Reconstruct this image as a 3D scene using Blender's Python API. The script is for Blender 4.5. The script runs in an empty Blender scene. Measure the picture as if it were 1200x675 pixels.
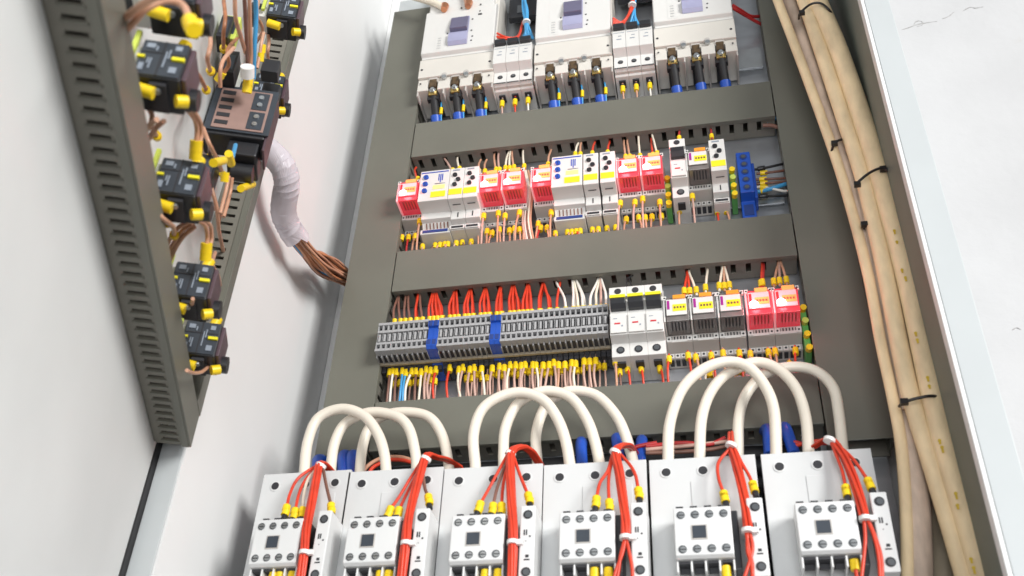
import bpy, math, random
from mathutils import Vector, Matrix
random.seed(7)
S = 0.001                       # everything below is written in millimetres
scene = bpy.context.scene
COL = scene.collection
PI = math.pi

# ------------------------------------------------------------------ camera
FPX = 1242.35
YAW, PITCH, ROLL = math.radians(-13.332), math.radians(38.054), math.radians(3.205)
CAM = Vector((337.9, -917.5, -962.5))
fw = Vector((math.sin(YAW)*math.cos(PITCH), math.cos(YAW)*math.cos(PITCH), math.sin(PITCH)))
r0 = Vector((math.cos(YAW), -math.sin(YAW), 0)); u0 = r0.cross(fw)
cr, sr = math.cos(ROLL), math.sin(ROLL)
RT = cr*r0 + sr*u0; UP = -sr*r0 + cr*u0
def ray(u, v): return RT*((u-600)/FPX) - UP*((v-337.5)/FPX) + fw
def aty(u, v, y):               # the point of the photograph's pixel on the plane Y = y
    d = ray(u, v); return CAM + d*((y-CAM.y)/d.y)
def atx(u, v, x):
    d = ray(u, v); return CAM + d*((x-CAM.x)/d.x)
# door frame: s along the door from its hinge, n out of its inner face
DH = Vector((-122, -222, 0)); DS = Vector((.331, -.9436, 0)); DN = Vector((.9436, .331, 0))
def dl(p): return DH + DS*p[0] + DN*p[1] + Vector((0, 0, p[2]))
def dpx(u, v, n):               # pixel on the plane n of the door, in world coordinates
    d = ray(u, v); return CAM + d*((n-(CAM-DH).dot(DN))/d.dot(DN))
def dloc(p):
    q = Vector(p)-DH; return (q.dot(DS), q.dot(DN), q.z)

# ------------------------------------------------------------------ materials
def mat(name, col, rough=.45, metal=0., vary=.05, scale=60., bump=.0, emit=None, es=0., col2=None, patch=None, alpha=None, trans=0., coat=0., spec=.5, stretch=None):
    m = bpy.data.materials.new(name); m.use_nodes = True
    nt = m.node_tree; b = nt.nodes['Principled BSDF']
    b.inputs['Metallic'].default_value = metal
    b.inputs['Specular IOR Level'].default_value = spec
    if coat: b.inputs['Coat Weight'].default_value = coat; b.inputs['Coat Roughness'].default_value = .15
    tc = nt.nodes.new('ShaderNodeTexCoord'); mp = nt.nodes.new('ShaderNodeMapping')
    nt.links.new(tc.outputs['Object'], mp.inputs[0])
    if stretch: mp.inputs['Scale'].default_value = stretch
    n = nt.nodes.new('ShaderNodeTexNoise'); n.inputs['Scale'].default_value = scale; n.inputs['Detail'].default_value = 5
    nt.links.new(mp.outputs[0], n.inputs['Vector'])
    mix = nt.nodes.new('ShaderNodeMix'); mix.data_type = 'RGBA'
    c2 = col2 or tuple(max(0, c*(1-vary*2.2)) for c in col)
    mix.inputs['A'].default_value = (*col, 1); mix.inputs['B'].default_value = (*c2, 1)
    rp = nt.nodes.new('ShaderNodeMapRange'); rp.inputs[1].default_value = .35 if not patch else patch[0]; rp.inputs[2].default_value = .7 if not patch else patch[1]
    nt.links.new(n.outputs['Fac'], rp.inputs[0]); nt.links.new(rp.outputs[0], mix.inputs['Factor'])
    nt.links.new(mix.outputs['Result'], b.inputs['Base Color'])
    rr = nt.nodes.new('ShaderNodeMapRange'); rr.inputs[3].default_value = max(.03, rough-.08); rr.inputs[4].default_value = min(1, rough+.1)
    nt.links.new(n.outputs['Fac'], rr.inputs[0]); nt.links.new(rr.outputs[0], b.inputs['Roughness'])
    if bump:
        n2 = nt.nodes.new('ShaderNodeTexNoise'); n2.inputs['Scale'].default_value = scale*9; n2.inputs['Detail'].default_value = 3
        nt.links.new(tc.outputs['Object'], n2.inputs['Vector'])
        bp = nt.nodes.new('ShaderNodeBump'); bp.inputs['Strength'].default_value = bump; bp.inputs['Distance'].default_value = .0006
        nt.links.new(n2.outputs['Fac'], bp.inputs['Height']); nt.links.new(bp.outputs[0], b.inputs['Normal'])
    if emit:
        b.inputs['Emission Color'].default_value = (*emit, 1); b.inputs['Emission Strength'].default_value = es
    if trans: b.inputs['Transmission Weight'].default_value = trans
    return m
M = {}
def D(k, *a, **kw): M[k] = mat(k, *a, **kw)
D('cabinet_paint', (.80, .805, .80), .4, vary=.03, scale=6, bump=.12)
D('door_paint', (.78, .795, .785), .42, vary=.05, scale=5, bump=.12)
D('edge_paint', (.52, .548, .555), .35, vary=.03, scale=10)
D('zinc', (.55, .57, .60), .36, metal=.75, vary=.1, scale=14, bump=.1, stretch=(1, 1, 4))
D('plaster_chip', (.50, .49, .48), .9, vary=.2, scale=300)
D('shaded_wall', (.15, .172, .15), .5, vary=.08, scale=8)  # grey-green right side wall, its colour darkened for the shade on it
D('brown_lug', (.12, .075, .035), .5, vary=.3, scale=200)
D('mustard_ink', (.72, .50, .05), .6)
D('rubber', (.03, .03, .032), .6)
D('plaster', (.54, .54, .545), .9, vary=.03, scale=9, bump=1.)
D('duct_grey', (.160, .159, .130), .42, vary=.09, scale=7, bump=.06)
D('duct_wall', (.19, .18, .15), .5, vary=.05, scale=14)
D('duct_dark', (.03, .03, .028), .7)
D('white_plastic', (.69, .68, .655), .38, vary=.02, scale=20)
D('cream_plastic', (.67, .64, .585), .4, vary=.03, scale=20)
D('grey_plastic', (.52, .49, .46), .42, vary=.04, scale=25)
D('light_grey_plastic', (.63, .64, .64), .4, vary=.025, scale=12, bump=.05)
D('pale_plastic', (.70, .705, .70), .36, vary=.02, scale=18)
D('terminal_grey', (.40, .40, .405), .42, vary=.08, scale=30)
D('terminal_shade', (.045, .045, .05), .5)
D('blue_plastic', (.015, .09, .50), .38, vary=.1)
D('dark_blue', (.02, .05, .22), .45)
D('black_plastic', (.022, .023, .027), .38, vary=.12)
D('slate_plastic', (.045, .055, .07), .42, vary=.1)
D('purple_plastic', (.10, .06, .075), .4, vary=.1)
D('smoke_plastic', (.20, .18, .17), .22, vary=.15, scale=40, coat=.5)
D('violet_window', (.38, .38, .55), .3)
D('violet_dark', (.15, .14, .22), .3)
D('yellow_plastic', (.94, .66, .012), .4, vary=.06, scale=120)
D('yellow_label', (.90, .80, .02), .5)
D('pale_yellow', (.86, .85, .30), .5)
D('orange_plastic', (.85, .33, .03), .4)
D('red_wire', (.72, .058, .024), .34, vary=.1)
D('dark_red_wire', (.50, .03, .03), .36, vary=.1)
D('brown_wire', (.22, .105, .075), .4, vary=.12)
D('tan_wire', (.62, .33, .21), .38, vary=.1)
D('copper_wire', (.50, .20, .09), .38, vary=.2, scale=90)
D('pink_wire', (.60, .38, .31), .38, vary=.08)
D('cream_wire', (.84, .76, .62), .36, vary=.05)
D('white_wire', (.83, .79, .72), .36, vary=.04)
D('blue_wire', (.07, .36, .68), .36, vary=.08)
D('black_wire', (.012, .012, .014), .6)
D('cream_cable', (.83, .765, .655), .36, vary=.05, scale=14, bump=.1)
D('beige_cable', (.92, .72, .45), .42, vary=.12, scale=24, bump=.35, stretch=(3, 3, 1))
D('brown_cable', (.64, .50, .40), .5, vary=.22, scale=22, bump=.35, stretch=(3, 3, 1))
D('dull_cable', (.40, .34, .25), .5, vary=.2, scale=22, bump=.3)
D('tie_white', (.86, .85, .83), .3)
D('tie_black', (.015, .013, .013), .35)
D('spiral_wrap', (.86, .80, .86), .22, vary=.05, scale=30)
M['spiral_wrap'].node_tree.nodes['Principled BSDF'].inputs['Alpha'].default_value = .62
D('copper', (.75, .33, .18), .32, metal=.9)
D('brass', (.50, .36, .12), .35, metal=.8)
D('steel', (.55, .57, .58), .3, metal=.9)
D('gunmetal', (.13, .14, .15), .4, metal=.5)
D('magenta_ink', (.35, .01, .25), .5)
D('dark_ink', (.03, .03, .035), .6)
D('red_ink', (.6, .02, .03), .6)
D('blue_ink', (.02, .06, .45), .5)
D('grey_ink', (.28, .32, .38), .6)
D('green_plastic', (.12, .42, .10), .45)
D('lime_plastic', (.62, .72, .12), .45)
D('brown_label', (.34, .22, .19), .45, vary=.08)
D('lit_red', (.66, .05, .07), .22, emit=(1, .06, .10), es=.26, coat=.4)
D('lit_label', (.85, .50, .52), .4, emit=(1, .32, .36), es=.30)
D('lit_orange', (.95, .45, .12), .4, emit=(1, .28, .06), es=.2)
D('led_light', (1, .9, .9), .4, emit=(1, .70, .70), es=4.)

# plaster marks: a few dark chips with a shape of their own
def plaster_marks():
    m = M['plaster']; nt = m.node_tree; b = nt.nodes['Principled BSDF']
    lk = b.inputs['Base Color'].links[0]; src = lk.from_socket
    tc = nt.nodes.new('ShaderNodeTexCoord')
    v = nt.nodes.new('ShaderNodeTexNoise'); v.inputs['Scale'].default_value = 17; v.inputs['Detail'].default_value = 7; v.inputs['Roughness'].default_value = .62
    nt.links.new(tc.outputs['Object'], v.inputs['Vector'])
    r = nt.nodes.new('ShaderNodeMapRange'); r.inputs[1].default_value = .66; r.inputs[2].default_value = .74
    nt.links.new(v.outputs['Fac'], r.inputs[0])
    mx = nt.nodes.new('ShaderNodeMix'); mx.data_type = 'RGBA'; mx.inputs['B'].default_value = (.5, .49, .48, 1)
    nt.links.new(src, mx.inputs['A']); nt.links.new(r.outputs[0], mx.inputs['Factor']); nt.links.new(mx.outputs['Result'], b.inputs['Base Color'])
plaster_marks()

# ------------------------------------------------------------------ mesh building
LOC = {}
class MB:
    def __init__(s, tf=None): s.v = []; s.f = []; s.m = []; s.sm = []; s.names = []; s.tf = tf
    def mi(s, m):
        if m not in s.names: s.names.append(m)
        return s.names.index(m)
    def add(s, vs, fs, m, smooth=False):
        o = len(s.v); k = s.mi(m)
        s.v += [tuple(s.tf(v)) if s.tf else tuple(v) for v in vs]
        for f in fs: s.f.append([o+i for i in f]); s.m.append(k); s.sm.append(smooth)
        return s
    def box(s, x0, x1, y0, y1, z0, z1, m):
        if x0 > x1: x0, x1 = x1, x0
        if y0 > y1: y0, y1 = y1, y0
        if z0 > z1: z0, z1 = z1, z0
        vs = [(x, y, z) for z in (z0, z1) for y in (y0, y1) for x in (x0, x1)]
        return s.add(vs, [(0, 2, 3, 1), (4, 5, 7, 6), (0, 1, 5, 4), (2, 6, 7, 3), (0, 4, 6, 2), (1, 3, 7, 5)], m)
    def prism(s, x0, x1, prof, m):           # prof: (y, z) outline from front top, down and back
        n = len(prof)
        vs = [(x0, y, z) for y, z in prof] + [(x1, y, z) for y, z in prof]
        fs = [tuple(range(n-1, -1, -1)), tuple(range(n, 2*n))]
        for i in range(n): j = (i+1) % n; fs.append((i, j, n+j, n+i))
        return s.add(vs, fs, m)
    def cyl(s, a, b, r, m, seg=14, r2=None, caps=True):
        a, b = Vector(a), Vector(b); r2 = r if r2 is None else r2
        d = (b-a).normalized(); t = Vector((0, 0, 1)) if abs(d.z) < .9 else Vector((1, 0, 0))
        e1 = d.cross(t).normalized(); e2 = d.cross(e1)
        vs = []
        for c, rr in ((a, r), (b, r2)):
            for i in range(seg):
                q = 2*PI*i/seg; vs.append(c + e1*(rr*math.cos(q)) + e2*(rr*math.sin(q)))
        s.add(vs, [(i, (i+1) % seg, seg+(i+1) % seg, seg+i) for i in range(seg)], m, True)
        if caps:
            s.add(vs[:seg], [tuple(range(seg-1, -1, -1))], m); s.add(vs[seg:], [tuple(range(seg))], m)
        return s
    def tube(s, pts, r, m, seg=8, sub=6, rfun=None):
        P = smooth_path(pts, sub); n = len(P); prev = None; vs = []
        for i, p in enumerate(P):
            t = (P[min(i+1, n-1)]-P[max(i-1, 0)]).normalized()
            if prev is None:
                a = Vector((0, -1, 0)) if abs(t.y) < .9 else Vector((1, 0, 0))
                e1 = t.cross(a).normalized()
            else: e1 = (prev - t*prev.dot(t)).normalized()
            prev = e1; e2 = t.cross(e1); rr = rfun(i/(n-1)) if rfun else r
            for k in range(seg):
                q = 2*PI*k/seg; vs.append(p + e1*(rr*math.cos(q)) + e2*(rr*math.sin(q)))
        fs = [(i*seg+k, i*seg+(k+1) % seg, (i+1)*seg+(k+1) % seg, (i+1)*seg+k) for i in range(n-1) for k in range(seg)]
        s.add(vs, fs, m, True)
        s.add(vs[:seg], [tuple(range(seg))], m); s.add(vs[-seg:], [tuple(range(seg-1, -1, -1))], m)
        return s
    def build(s, name, parent=None, bevel=0., at_origin=False):
        V = [Vector(v) for v in s.v]
        if parent is not None: o = LOC[parent.name]
        elif at_origin: o = Vector((0, 0, 0))
        else:
            o = Vector((sum(v.x for v in V)/len(V), sum(v.y for v in V)/len(V), min(v.z for v in V)))
        me = bpy.data.meshes.new(name)
        me.from_pydata([(v-o)*S for v in V], [], s.f)
        for n_ in s.names: me.materials.append(M[n_])
        me.polygons.foreach_set('material_index', s.m); me.polygons.foreach_set('use_smooth', s.sm)
        me.update()
        ob = bpy.data.objects.new(name, me); COL.objects.link(ob)
        if bevel:
            bv = ob.modifiers.new('bevel', 'BEVEL'); bv.width = bevel*S; bv.segments = 2; bv.limit_method = 'ANGLE'; bv.angle_limit = math.radians(50)
        if parent is not None: ob.parent = parent; LOC[ob.name] = o
        else: ob.location = o*S; LOC[ob.name] = o
        return ob
def smooth_path(pts, sub):
    P = [Vector(p) for p in pts]
    if len(P) == 2: return [P[0].lerp(P[1], i/2) for i in range(3)]
    Q = [2*P[0]-P[1]] + P + [2*P[-1]-P[-2]]; out = []
    for i in range(1, len(Q)-2):
        a, b, c, d = Q[i-1], Q[i], Q[i+1], Q[i+2]
        for k in range(sub):
            t = k/sub
            out.append(.5*((2*b) + (c-a)*t + (2*a-5*b+4*c-d)*t*t + (3*b-a-3*c+d)*t*t*t))
    out.append(P[-1]); return out
def tag(o, label, cat=None, group=None, kind=None):
    if label: o['label'] = label
    if cat: o['category'] = cat
    if group: o['group'] = group
    if kind: o['kind'] = kind
    return o
def empty(name, label, cat, group=None, loc=(0, 0, 0)):
    o = bpy.data.objects.new(name, None); COL.objects.link(o); o.empty_display_size = .01
    o.location = Vector(loc)*S; LOC[o.name] = Vector(loc); return tag(o, label, cat, group)
def copy_tree(o, parent=None):
    c = o.copy(); COL.objects.link(c); LOC[c.name] = LOC.get(o.name, Vector())
    if parent is not None: c.parent = parent
    for ch in list(o.children): copy_tree(ch, c)
    return c
def place(proto, first, loc, label, group=None):
    o = proto if first else copy_tree(proto)
    o.location = Vector(loc)*S; tag(o, label, None, group); return o
ORD = ['first', 'second', 'third', 'fourth', 'fifth', 'sixth', 'seventh', 'eighth', 'ninth', 'tenth', 'eleventh', 'twelfth', 'thirteenth', 'fourteenth', 'fifteenth', 'sixteenth', 'seventeenth', 'eighteenth', 'nineteenth']
def ordn(i):
    if i < 19: return ORD[i]
    tens = ['twent', 'thirt', 'fort', 'fift', 'sixt']; n = i+1; t, r = divmod(n, 10)
    return tens[t-2]+'ieth' if r == 0 else tens[t-2]+'y-'+ORD[r-1]

# ------------------------------------------------------------------ setting
mb = MB(); mb.box(-1500, 2600, 60, 80, -1500, 1800, 'plaster')
wall_ = tag(mb.build('wall'), None, kind='structure')
for pts_ in ([(1056, 35), (1066, 32), (1074, 29), (1084, 27), (1098, 25)], [(1104, 22), (1112, 19), (1118, 14)], [(1128, 13), (1137, 8.5), (1143, 9.5), (1152, 8)], [(1071, 29), (1074, 25), (1080, 25), (1081, 29), (1075, 31)], [(1186, 387), (1191, 384), (1196, 386)]):
    mb = MB(); mb.tube([aty(u, v, 59.7) for u, v in pts_], .7, 'plaster_chip', 5, 4, rfun=lambda t_: .1+.55*abs(math.sin(7*t_)))
    c_ = mb.build('plaster_crack'); c_.parent = wall_; c_.matrix_parent_inverse = Matrix.Translation(-wall_.location)

cab = empty('electrical_cabinet', 'open white steel control cabinet with its door swung out on the left', 'cabinet', loc=(200, 0, -800))
YF, YB = -212, 30
mb = MB(); mb.box(-102, -100, YF, YB, -900, 420, 'cabinet_paint'); mb.build('side_wall', cab)
mb = MB(); mb.box(515, 517, YF, YB, -900, 420, 'shaded_wall'); mb.build('side_wall', cab)
mb = MB(); mb.box(-99.5, 514.5, 26, YB, -900, 420, 'cabinet_paint'); mb.build('back_panel', cab)
mb = MB(); mb.box(-122, -101, YF-2, YF-.3, -900, 420, 'edge_paint'); mb.box(-122, -120, YF, YF+30, -900, 420, 'edge_paint')
mb.build('front_flange', cab, bevel=.6)
mb = MB(); mb.box(515, 538, YF-2, YF-.3, -900, 420, 'edge_paint'); mb.box(536, 538, YF, YB+28, -900, 420, 'edge_paint')
mb.box(511.5, 514.7, YF-2, YF+10, -900, 420, 'cabinet_paint')
mb.build('front_flange', cab, bevel=.6)
mb = MB(); mb.box(-128, -122.5, YF-8, YF+2, -900, -300, 'rubber'); mb.box(-127.2, -125.2, YF-9.5, YF-8.1, -900, -300, 'steel')
mb.build('door_gasket', cab)
mb = MB(); mb.box(-48, 482, -27, -24, -900, 300, 'zinc'); mb.build('mounting_plate', cab)
mb = MB(dl); mb.box(2, 640, -2, 0, -900, 420, 'door_paint'); mb.box(2, 5, -20, -2, -900, 420, 'door_paint')
mb.build('door', cab, bevel=.5)

# ------------------------------------------------------------------ cable ducts
# channel: floor, two slotted walls, lid. along axis a (0 = x, 2 = z)
def slotted(mb, lo, hi, pitch, put, a0, a1, s0, s1, first=6):
    # wall strip between depths a0..a1 with slots from s0..s1
    put(mb, lo, hi, a0, s0); put(mb, lo, hi, s1, a1)
    x = lo+first; last = lo
    while x < hi-pitch*.4:
        put(mb, last, x, s0, s1); last = x+pitch*.34; x += pitch
    put(mb, last, hi, s0, s1)
def hduct(z0, z1, label, x0=1.2, x1=428.8):
    t = empty('cable_duct', label, 'cable duct', 'horizontal ducts between the device rows', ((x0+x1)/2, -27, z0))
    mb = MB(); mb.box(x0, x1, -27.5, -26.5-3, z0+2, z1-2, 'duct_wall')
    for zz in ((z0+1, z0+2.6), (z1-2.6, z1-1)):
        slotted(mb, x0+.5, x1-.5, 15.4, lambda m_, a, b, c, d: m_.box(a, b, c, d, zz[0], zz[1], 'duct_wall'), -58, -29.8, -54, -39)
    mb.build('channel', t)
    mb = MB(); mb.box(x0, x1, -61, -59.2, z0, z1, 'duct_grey')
    mb.box(x0, x1, -59.2, -54.5, z0, z0+.9, 'duct_grey'); mb.box(x0, x1, -59.2, -54.5, z1-.9, z1, 'duct_grey')
    mb.build('lid', t, bevel=.5)
    return t
hduct(-58.6, 0, 'olive grey slotted cable duct under the big white breakers')
hduct(-263.8, -206.9, 'olive grey slotted cable duct between the glowing relay row and the terminal row')
hduct(-460.2, -404.3, 'olive grey slotted cable duct behind the cream cable loops')
def vduct(x0, x1, z0, z1, label, side):
    t = empty('cable_duct', label, 'cable duct', 'upright ducts beside the device rows', ((x0+x1)/2, -27, z0))
    mb = MB(); mb.box(x0+1, x1-1, -29.5, -27.5, z0, z1, 'duct_wall')
    for xx in ((x0+1, x0+2.6), (x1-2.6, x1-1)):
        slotted(mb, z0+1, z1-1, 15.4, lambda m_, a, b, c, d: m_.box(xx[0], xx[1], c, d, a, b, 'duct_wall'), -58, -29.8, -54, -36)
    mb.build('channel', t)
    mb = MB(); mb.box(x0, x1, -61.3, -59.4, z0, z1, 'duct_grey')
    mb.box(x0, x0+.9, -59.4, -54, z0, z1, 'duct_grey'); mb.box(x1-.9, x1, -59.4, -54, z0, z1, 'duct_grey')
    mb.build('lid', t, bevel=.5)
vduct(-53.5, 0, -462, 232, 'wide olive grey upright duct on the left of the device rows', 1)
vduct(430, 486, -479, 262, 'wide dark olive upright duct beside the thick beige cables', -1)
# shelf above the left duct
mb = MB(); mb.box(-50, 428, -56, -28, 238, 262, 'edge_paint'); mb.build('top_rail', cab, bevel=1)

# ducts on the door
t = empty('cable_duct', 'horizontal slotted duct on the door, running out of frame at the upper left', 'cable duct', 'ducts on the door', dl((250, 0, -540)))
mb = MB(dl); mb.box(12, 620, .2, 2, -539, -512, 'duct_wall')
slotted(mb, 12.5, 619.5, 10.35, lambda m_, a, b, c, d: m_.box(a, b, c, d, -540, -538.4, 'duct_wall'), 2, 28, 8.6, 20.5, first=7)
slotted(mb, 12.5, 619.5, 10.35, lambda m_, a, b, c, d: m_.box(a, b, c, d, -512.6, -511, 'duct_wall'), 2, 28, 8.6, 20.5, first=7)
for i in range(59):             # raised rim of each slot
    s0 = 12.5+7+10.35*i
    mb.box(s0-1.5, s0-.2, 7.2, 21.8, -541.1, -539.9, 'duct_grey')
mb.build('channel', t)
mb = MB(dl); mb.box(12, 620, 29, 30.6, -541, -510, 'duct_grey'); mb.box(12, 620, 23.2, 29, -541.4, -540.3, 'duct_grey'); mb.box(12, 620, 23.2, 29, -510.6, -510, 'duct_grey')
mb.build('lid', t, bevel=.5)
t = empty('cable_duct', 'narrow upright slotted duct on the door beside the hinge', 'cable duct', 'ducts on the door', dl((20, 0, -508)))
mb = MB(dl); mb.box(10, 30, .2, 2, -508, 300, 'duct_wall')
slotted(mb, -507.5, 299.5, 10.35, lambda m_, a, b, c, d: m_.box(28.4, 30, c, d, a, b, 'duct_wall'), 2, 28, 7, 19.5, first=5)
mb.box(8, 9.6, 2, 28, -508, 300, 'duct_wall')
mb.build('channel', t)
mb = MB(dl); mb.box(8, 31, 29, 30.6, -509, 300, 'duct_grey'); mb.box(30.2, 31, 24, 29, -509, 300, 'duct_grey')
mb.build('lid', t, bevel=.5)

# DIN rails
for z, nm in ((-150, 'under the glowing relays'), (-345, 'behind the grey terminal strip'), (75, 'behind the large white breakers')):
    mb = MB(); mb.box(3, 427, -35, -34, z-17.5, z+17.5, 'steel'); mb.box(3, 427, -34, -27.2, z-13, z-12, 'steel'); mb.box(3, 427, -34, -27.2, z+12, z+13, 'steel')
    tag(mb.build('mounting_rail'), 'galvanised steel mounting rail '+nm, 'rail', 'mounting rails')

# ------------------------------------------------------------------ plug-in relays
def relay_proto(lit):
    t = empty('plug_in_relay', '', 'relay')
    W = 12.6
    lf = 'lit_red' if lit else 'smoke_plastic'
    mb = MB(); mb.prism(-W, W, [(-57, -27.5), (-57, -35), (-40, -37.5), (-42, -37.5), (-42, -44), (-28, -46), (-28, 12), (-57, 12)], 'grey_plastic')
    mb.box(-W, -W+5, -58.5, -57, -34.5, -28.5, 'white_plastic'); mb.box(W-5, W, -58.5, -57, -34.5, -28.5, 'white_plastic')
    mb.box(-W+5, W-5, -58, -57, -35, -32, 'white_plastic')
    for x in (-W+2.5, W-2.5): mb.cyl((x, -58.5, -31.5), (x, -58.9, -31.5), 1.1, 'dark_ink', 8)
    for k in range(6): mb.box(-8.2+k*3, -7+k*3, -57.4, -57, -31.5, -28, 'dark_ink')
    for k, x in enumerate((-9, -3.2, 2.6, 8.4)):
        mb.box(x-2.3, x+2.3, -43, -42, -43.6, -38.8, 'white_plastic'); mb.cyl((x, -43, -41.2), (x, -43.4, -41.2), 1.2, 'dark_ink', 8)
        mb.box(x-2, x+2, -41, -30, -45.6, -44.6, 'dark_ink')
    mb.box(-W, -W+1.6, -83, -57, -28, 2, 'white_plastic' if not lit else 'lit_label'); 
    mb.build('socket', t, bevel=.5)
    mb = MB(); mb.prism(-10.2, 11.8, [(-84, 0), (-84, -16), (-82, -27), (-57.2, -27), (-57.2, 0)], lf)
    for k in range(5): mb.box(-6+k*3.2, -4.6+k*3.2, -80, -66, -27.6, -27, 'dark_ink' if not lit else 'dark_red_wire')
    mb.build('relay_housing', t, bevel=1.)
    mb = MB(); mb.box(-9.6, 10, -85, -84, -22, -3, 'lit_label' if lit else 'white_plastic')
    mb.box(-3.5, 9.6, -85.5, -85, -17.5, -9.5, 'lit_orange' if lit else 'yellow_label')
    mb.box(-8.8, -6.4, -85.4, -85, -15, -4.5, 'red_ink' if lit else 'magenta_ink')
    for k in range(4): mb.box(-2.4+k*2.9, -.6+k*2.9, -85.8, -85.5, -14.6, -12.2, 'brown_wire')
    mb.build('label_plate', t)
    mb = MB(); mb.box(-3, 9, -86.5, -82, -3, 1.5, 'lit_orange' if lit else 'orange_plastic'); mb.build('ejector_clip', t, bevel=.4)
    mb = MB()
    for x in (-11, 11.6): mb.box(x-1.7, x+1.7, -84, -81, -2.5, 2, 'white_plastic'); mb.cyl((x, -84, -.2), (x, -84.3, -.2), .9, 'dark_ink', 8)
    mb.build('retaining_lug', t)
    if lit:
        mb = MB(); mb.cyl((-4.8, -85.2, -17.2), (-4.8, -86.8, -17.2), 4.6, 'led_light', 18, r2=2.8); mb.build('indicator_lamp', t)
    return t
rel_lit = relay_proto(True); rel_off = relay_proto(False)
ROW2, ROW3 = -123, -322
RL = [(12, ROW2, 'glowing red relay at the left end of the upper relay row'),
      (107, ROW2, 'glowing red relay right after the left white timer unit'),
      (133.5, ROW2, 'glowing red relay next to the loose brown wires in the middle of the upper row'),
      (167, ROW2, 'glowing red relay just left of the right-hand white unit with blue knobs'),
      (262.5, ROW2, 'glowing red relay just right of the right-hand white units'),
      (288.5, ROW2, 'glowing red relay beside the yellow and green earth terminal'),
      (384, ROW3, 'glowing red relay, second from the right end of the lower relay row'),
      (409.5, ROW3, 'glowing red relay at the right end of the lower relay row')]
RO = [(338.5, ROW2, 'unlit smoky relay between the narrow breaker and the slim white timer'),
      (305.5, ROW3, 'unlit smoky relay next to the triple white breaker'),
      (331, ROW3, 'unlit smoky relay, second from the triple white breaker'),
      (357, ROW3, 'unlit smoky relay touching the glowing red relays of the lower row')]
for i, (x, z, l) in enumerate(RL): place(rel_lit, i == 0, (x, 0, z), l, 'glowing red relays')
for i, (x, z, l) in enumerate(RO): place(rel_off, i == 0, (x, 0, z), l, 'unlit relays')

# ------------------------------------------------------------------ timer / monitoring units
def slim_unit():
    t = empty('timer_unit', '', 'timer'); W = 8.4
    mb = MB(); mb.prism(-W, W, [(-85, 0), (-85, -47), (-66, -49), (-66, -60.5), (-56, -62), (-56, -67), (-63, -67.5), (-63, -74.5), (-42, -76), (-28, -76), (-28, 4), (-60, 4)], 'white_plastic')
    mb.build('housing', t, bevel=.7)
    mb = MB(); mb.box(-W+.4, W-.4, -64.6, -64, -74, -68.5, 'white_plastic'); mb.box(-6.6, 6.6, -65.2, -64.6, -72.8, -70.2, 'dark_ink')
    mb.box(-5, 3, -85.4, -85, -4.2, -2.2, 'grey_ink'); mb.box(-.6, .6, -66.5, -66, -58, -51, 'dark_ink'); mb.cyl((1, -58.6, -64.5), (1, -56.4, -64.5), 1.8, 'dark_ink', 10)
    mb.box(-4, 5, -76.5, -76, -48.9, -48.2, 'dark_ink')
    mb.build('printed_front', t)
    for x, z in ((-2, -11), (2.2, -18.5), (-1.4, -26)):
        mb = MB(); mb.cyl((x, -85, z), (x, -87, z), 2.7, 'black_plastic', 14); mb.build('dial', t)
    mb = MB(); mb.box(-7.6, 7.6, -85.6, -85, -41, -32.5, 'yellow_label'); mb.build('yellow_label', t)
    return t
slim = slim_unit()
for i, (x, l) in enumerate([(69, 'slim white timer with three black dials, beside the left unit with blue knobs'), (86, 'slim white timer with three black dials, touching the left pair of glowing relays'),
        (222, 'slim white timer with three dials, beside the right-hand unit with blue knobs'), (240.6, 'slim white timer with three black dials, touching the right pair of glowing relays'),
        (360, 'slim white timer with yellow label standing apart next to the blue terminal block')]):
    place(slim, i == 0, (x, 0, -110.5), l, 'slim white timers')
def wide_unit():
    t = empty('monitoring_relay', '', 'relay'); W = 17.3
    mb = MB(); mb.prism(-W, W, [(-85, 0), (-85, -47), (-66, -49), (-66, -57), (-60, -58), (-52, -69), (-62, -69.5), (-62, -76), (-42, -78), (-28, -78), (-28, 4), (-60, 4)], 'white_plastic')
    mb.build('housing', t, bevel=.7)
    mb = MB()
    for k in range(7):
        x = -12.5+k*4.1
        mb.add([(x, -60.6, -59), (x+1.5, -60.6, -59), (x+1.5, -54, -67.8), (x, -54, -67.8)], [(0, 1, 2, 3)], 'brown_wire')
    mb.build('vent_slots', t)
    mb = MB(); mb.box(-14.5, 14.5, -62.8, -62, -74.6, -71, 'dark_blue'); mb.box(-16, 16, -85.4, -85, -4, -2.6, 'blue_ink')
    for k in range(3): mb.box(4.5+k*2.1, 5.6+k*2.1, -85.4, -85, -17-(k % 2)*3, -7, 'blue_ink')
    mb.box(-1, 13, -85.4, -85, -30, -24, 'pale_yellow')
    for k in range(4): mb.box(1, 13-k*2, -85.3, -85, -22-k*.1, -21.3-k*.1, 'grey_ink')
    mb.build('front_marking', t)
    for z in (-11, -21.5, -32):
        mb = MB(); mb.cyl((-10, -85, z), (-10, -87.4, z), 3, 'blue_plastic', 14); mb.box(-10.5, -9.5, -87.8, -87.4, z-2.2, z+2.2, 'dark_blue'); mb.build('dial', t)
    mb = MB(); mb.box(-2.5, 14.5, -85.6, -85, -42.5, -34, 'yellow_label'); mb.build('yellow_label', t)
    return t
wide = wide_unit()
place(wide, True, (44-1, 0, -110), 'white monitoring unit with three blue knobs at the left of the upper row', 'white units with blue knobs')
place(wide, False, (195.4, 0, -110), 'white monitoring unit with three blue knobs in the middle of the upper row', 'white units with blue knobs')

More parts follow.
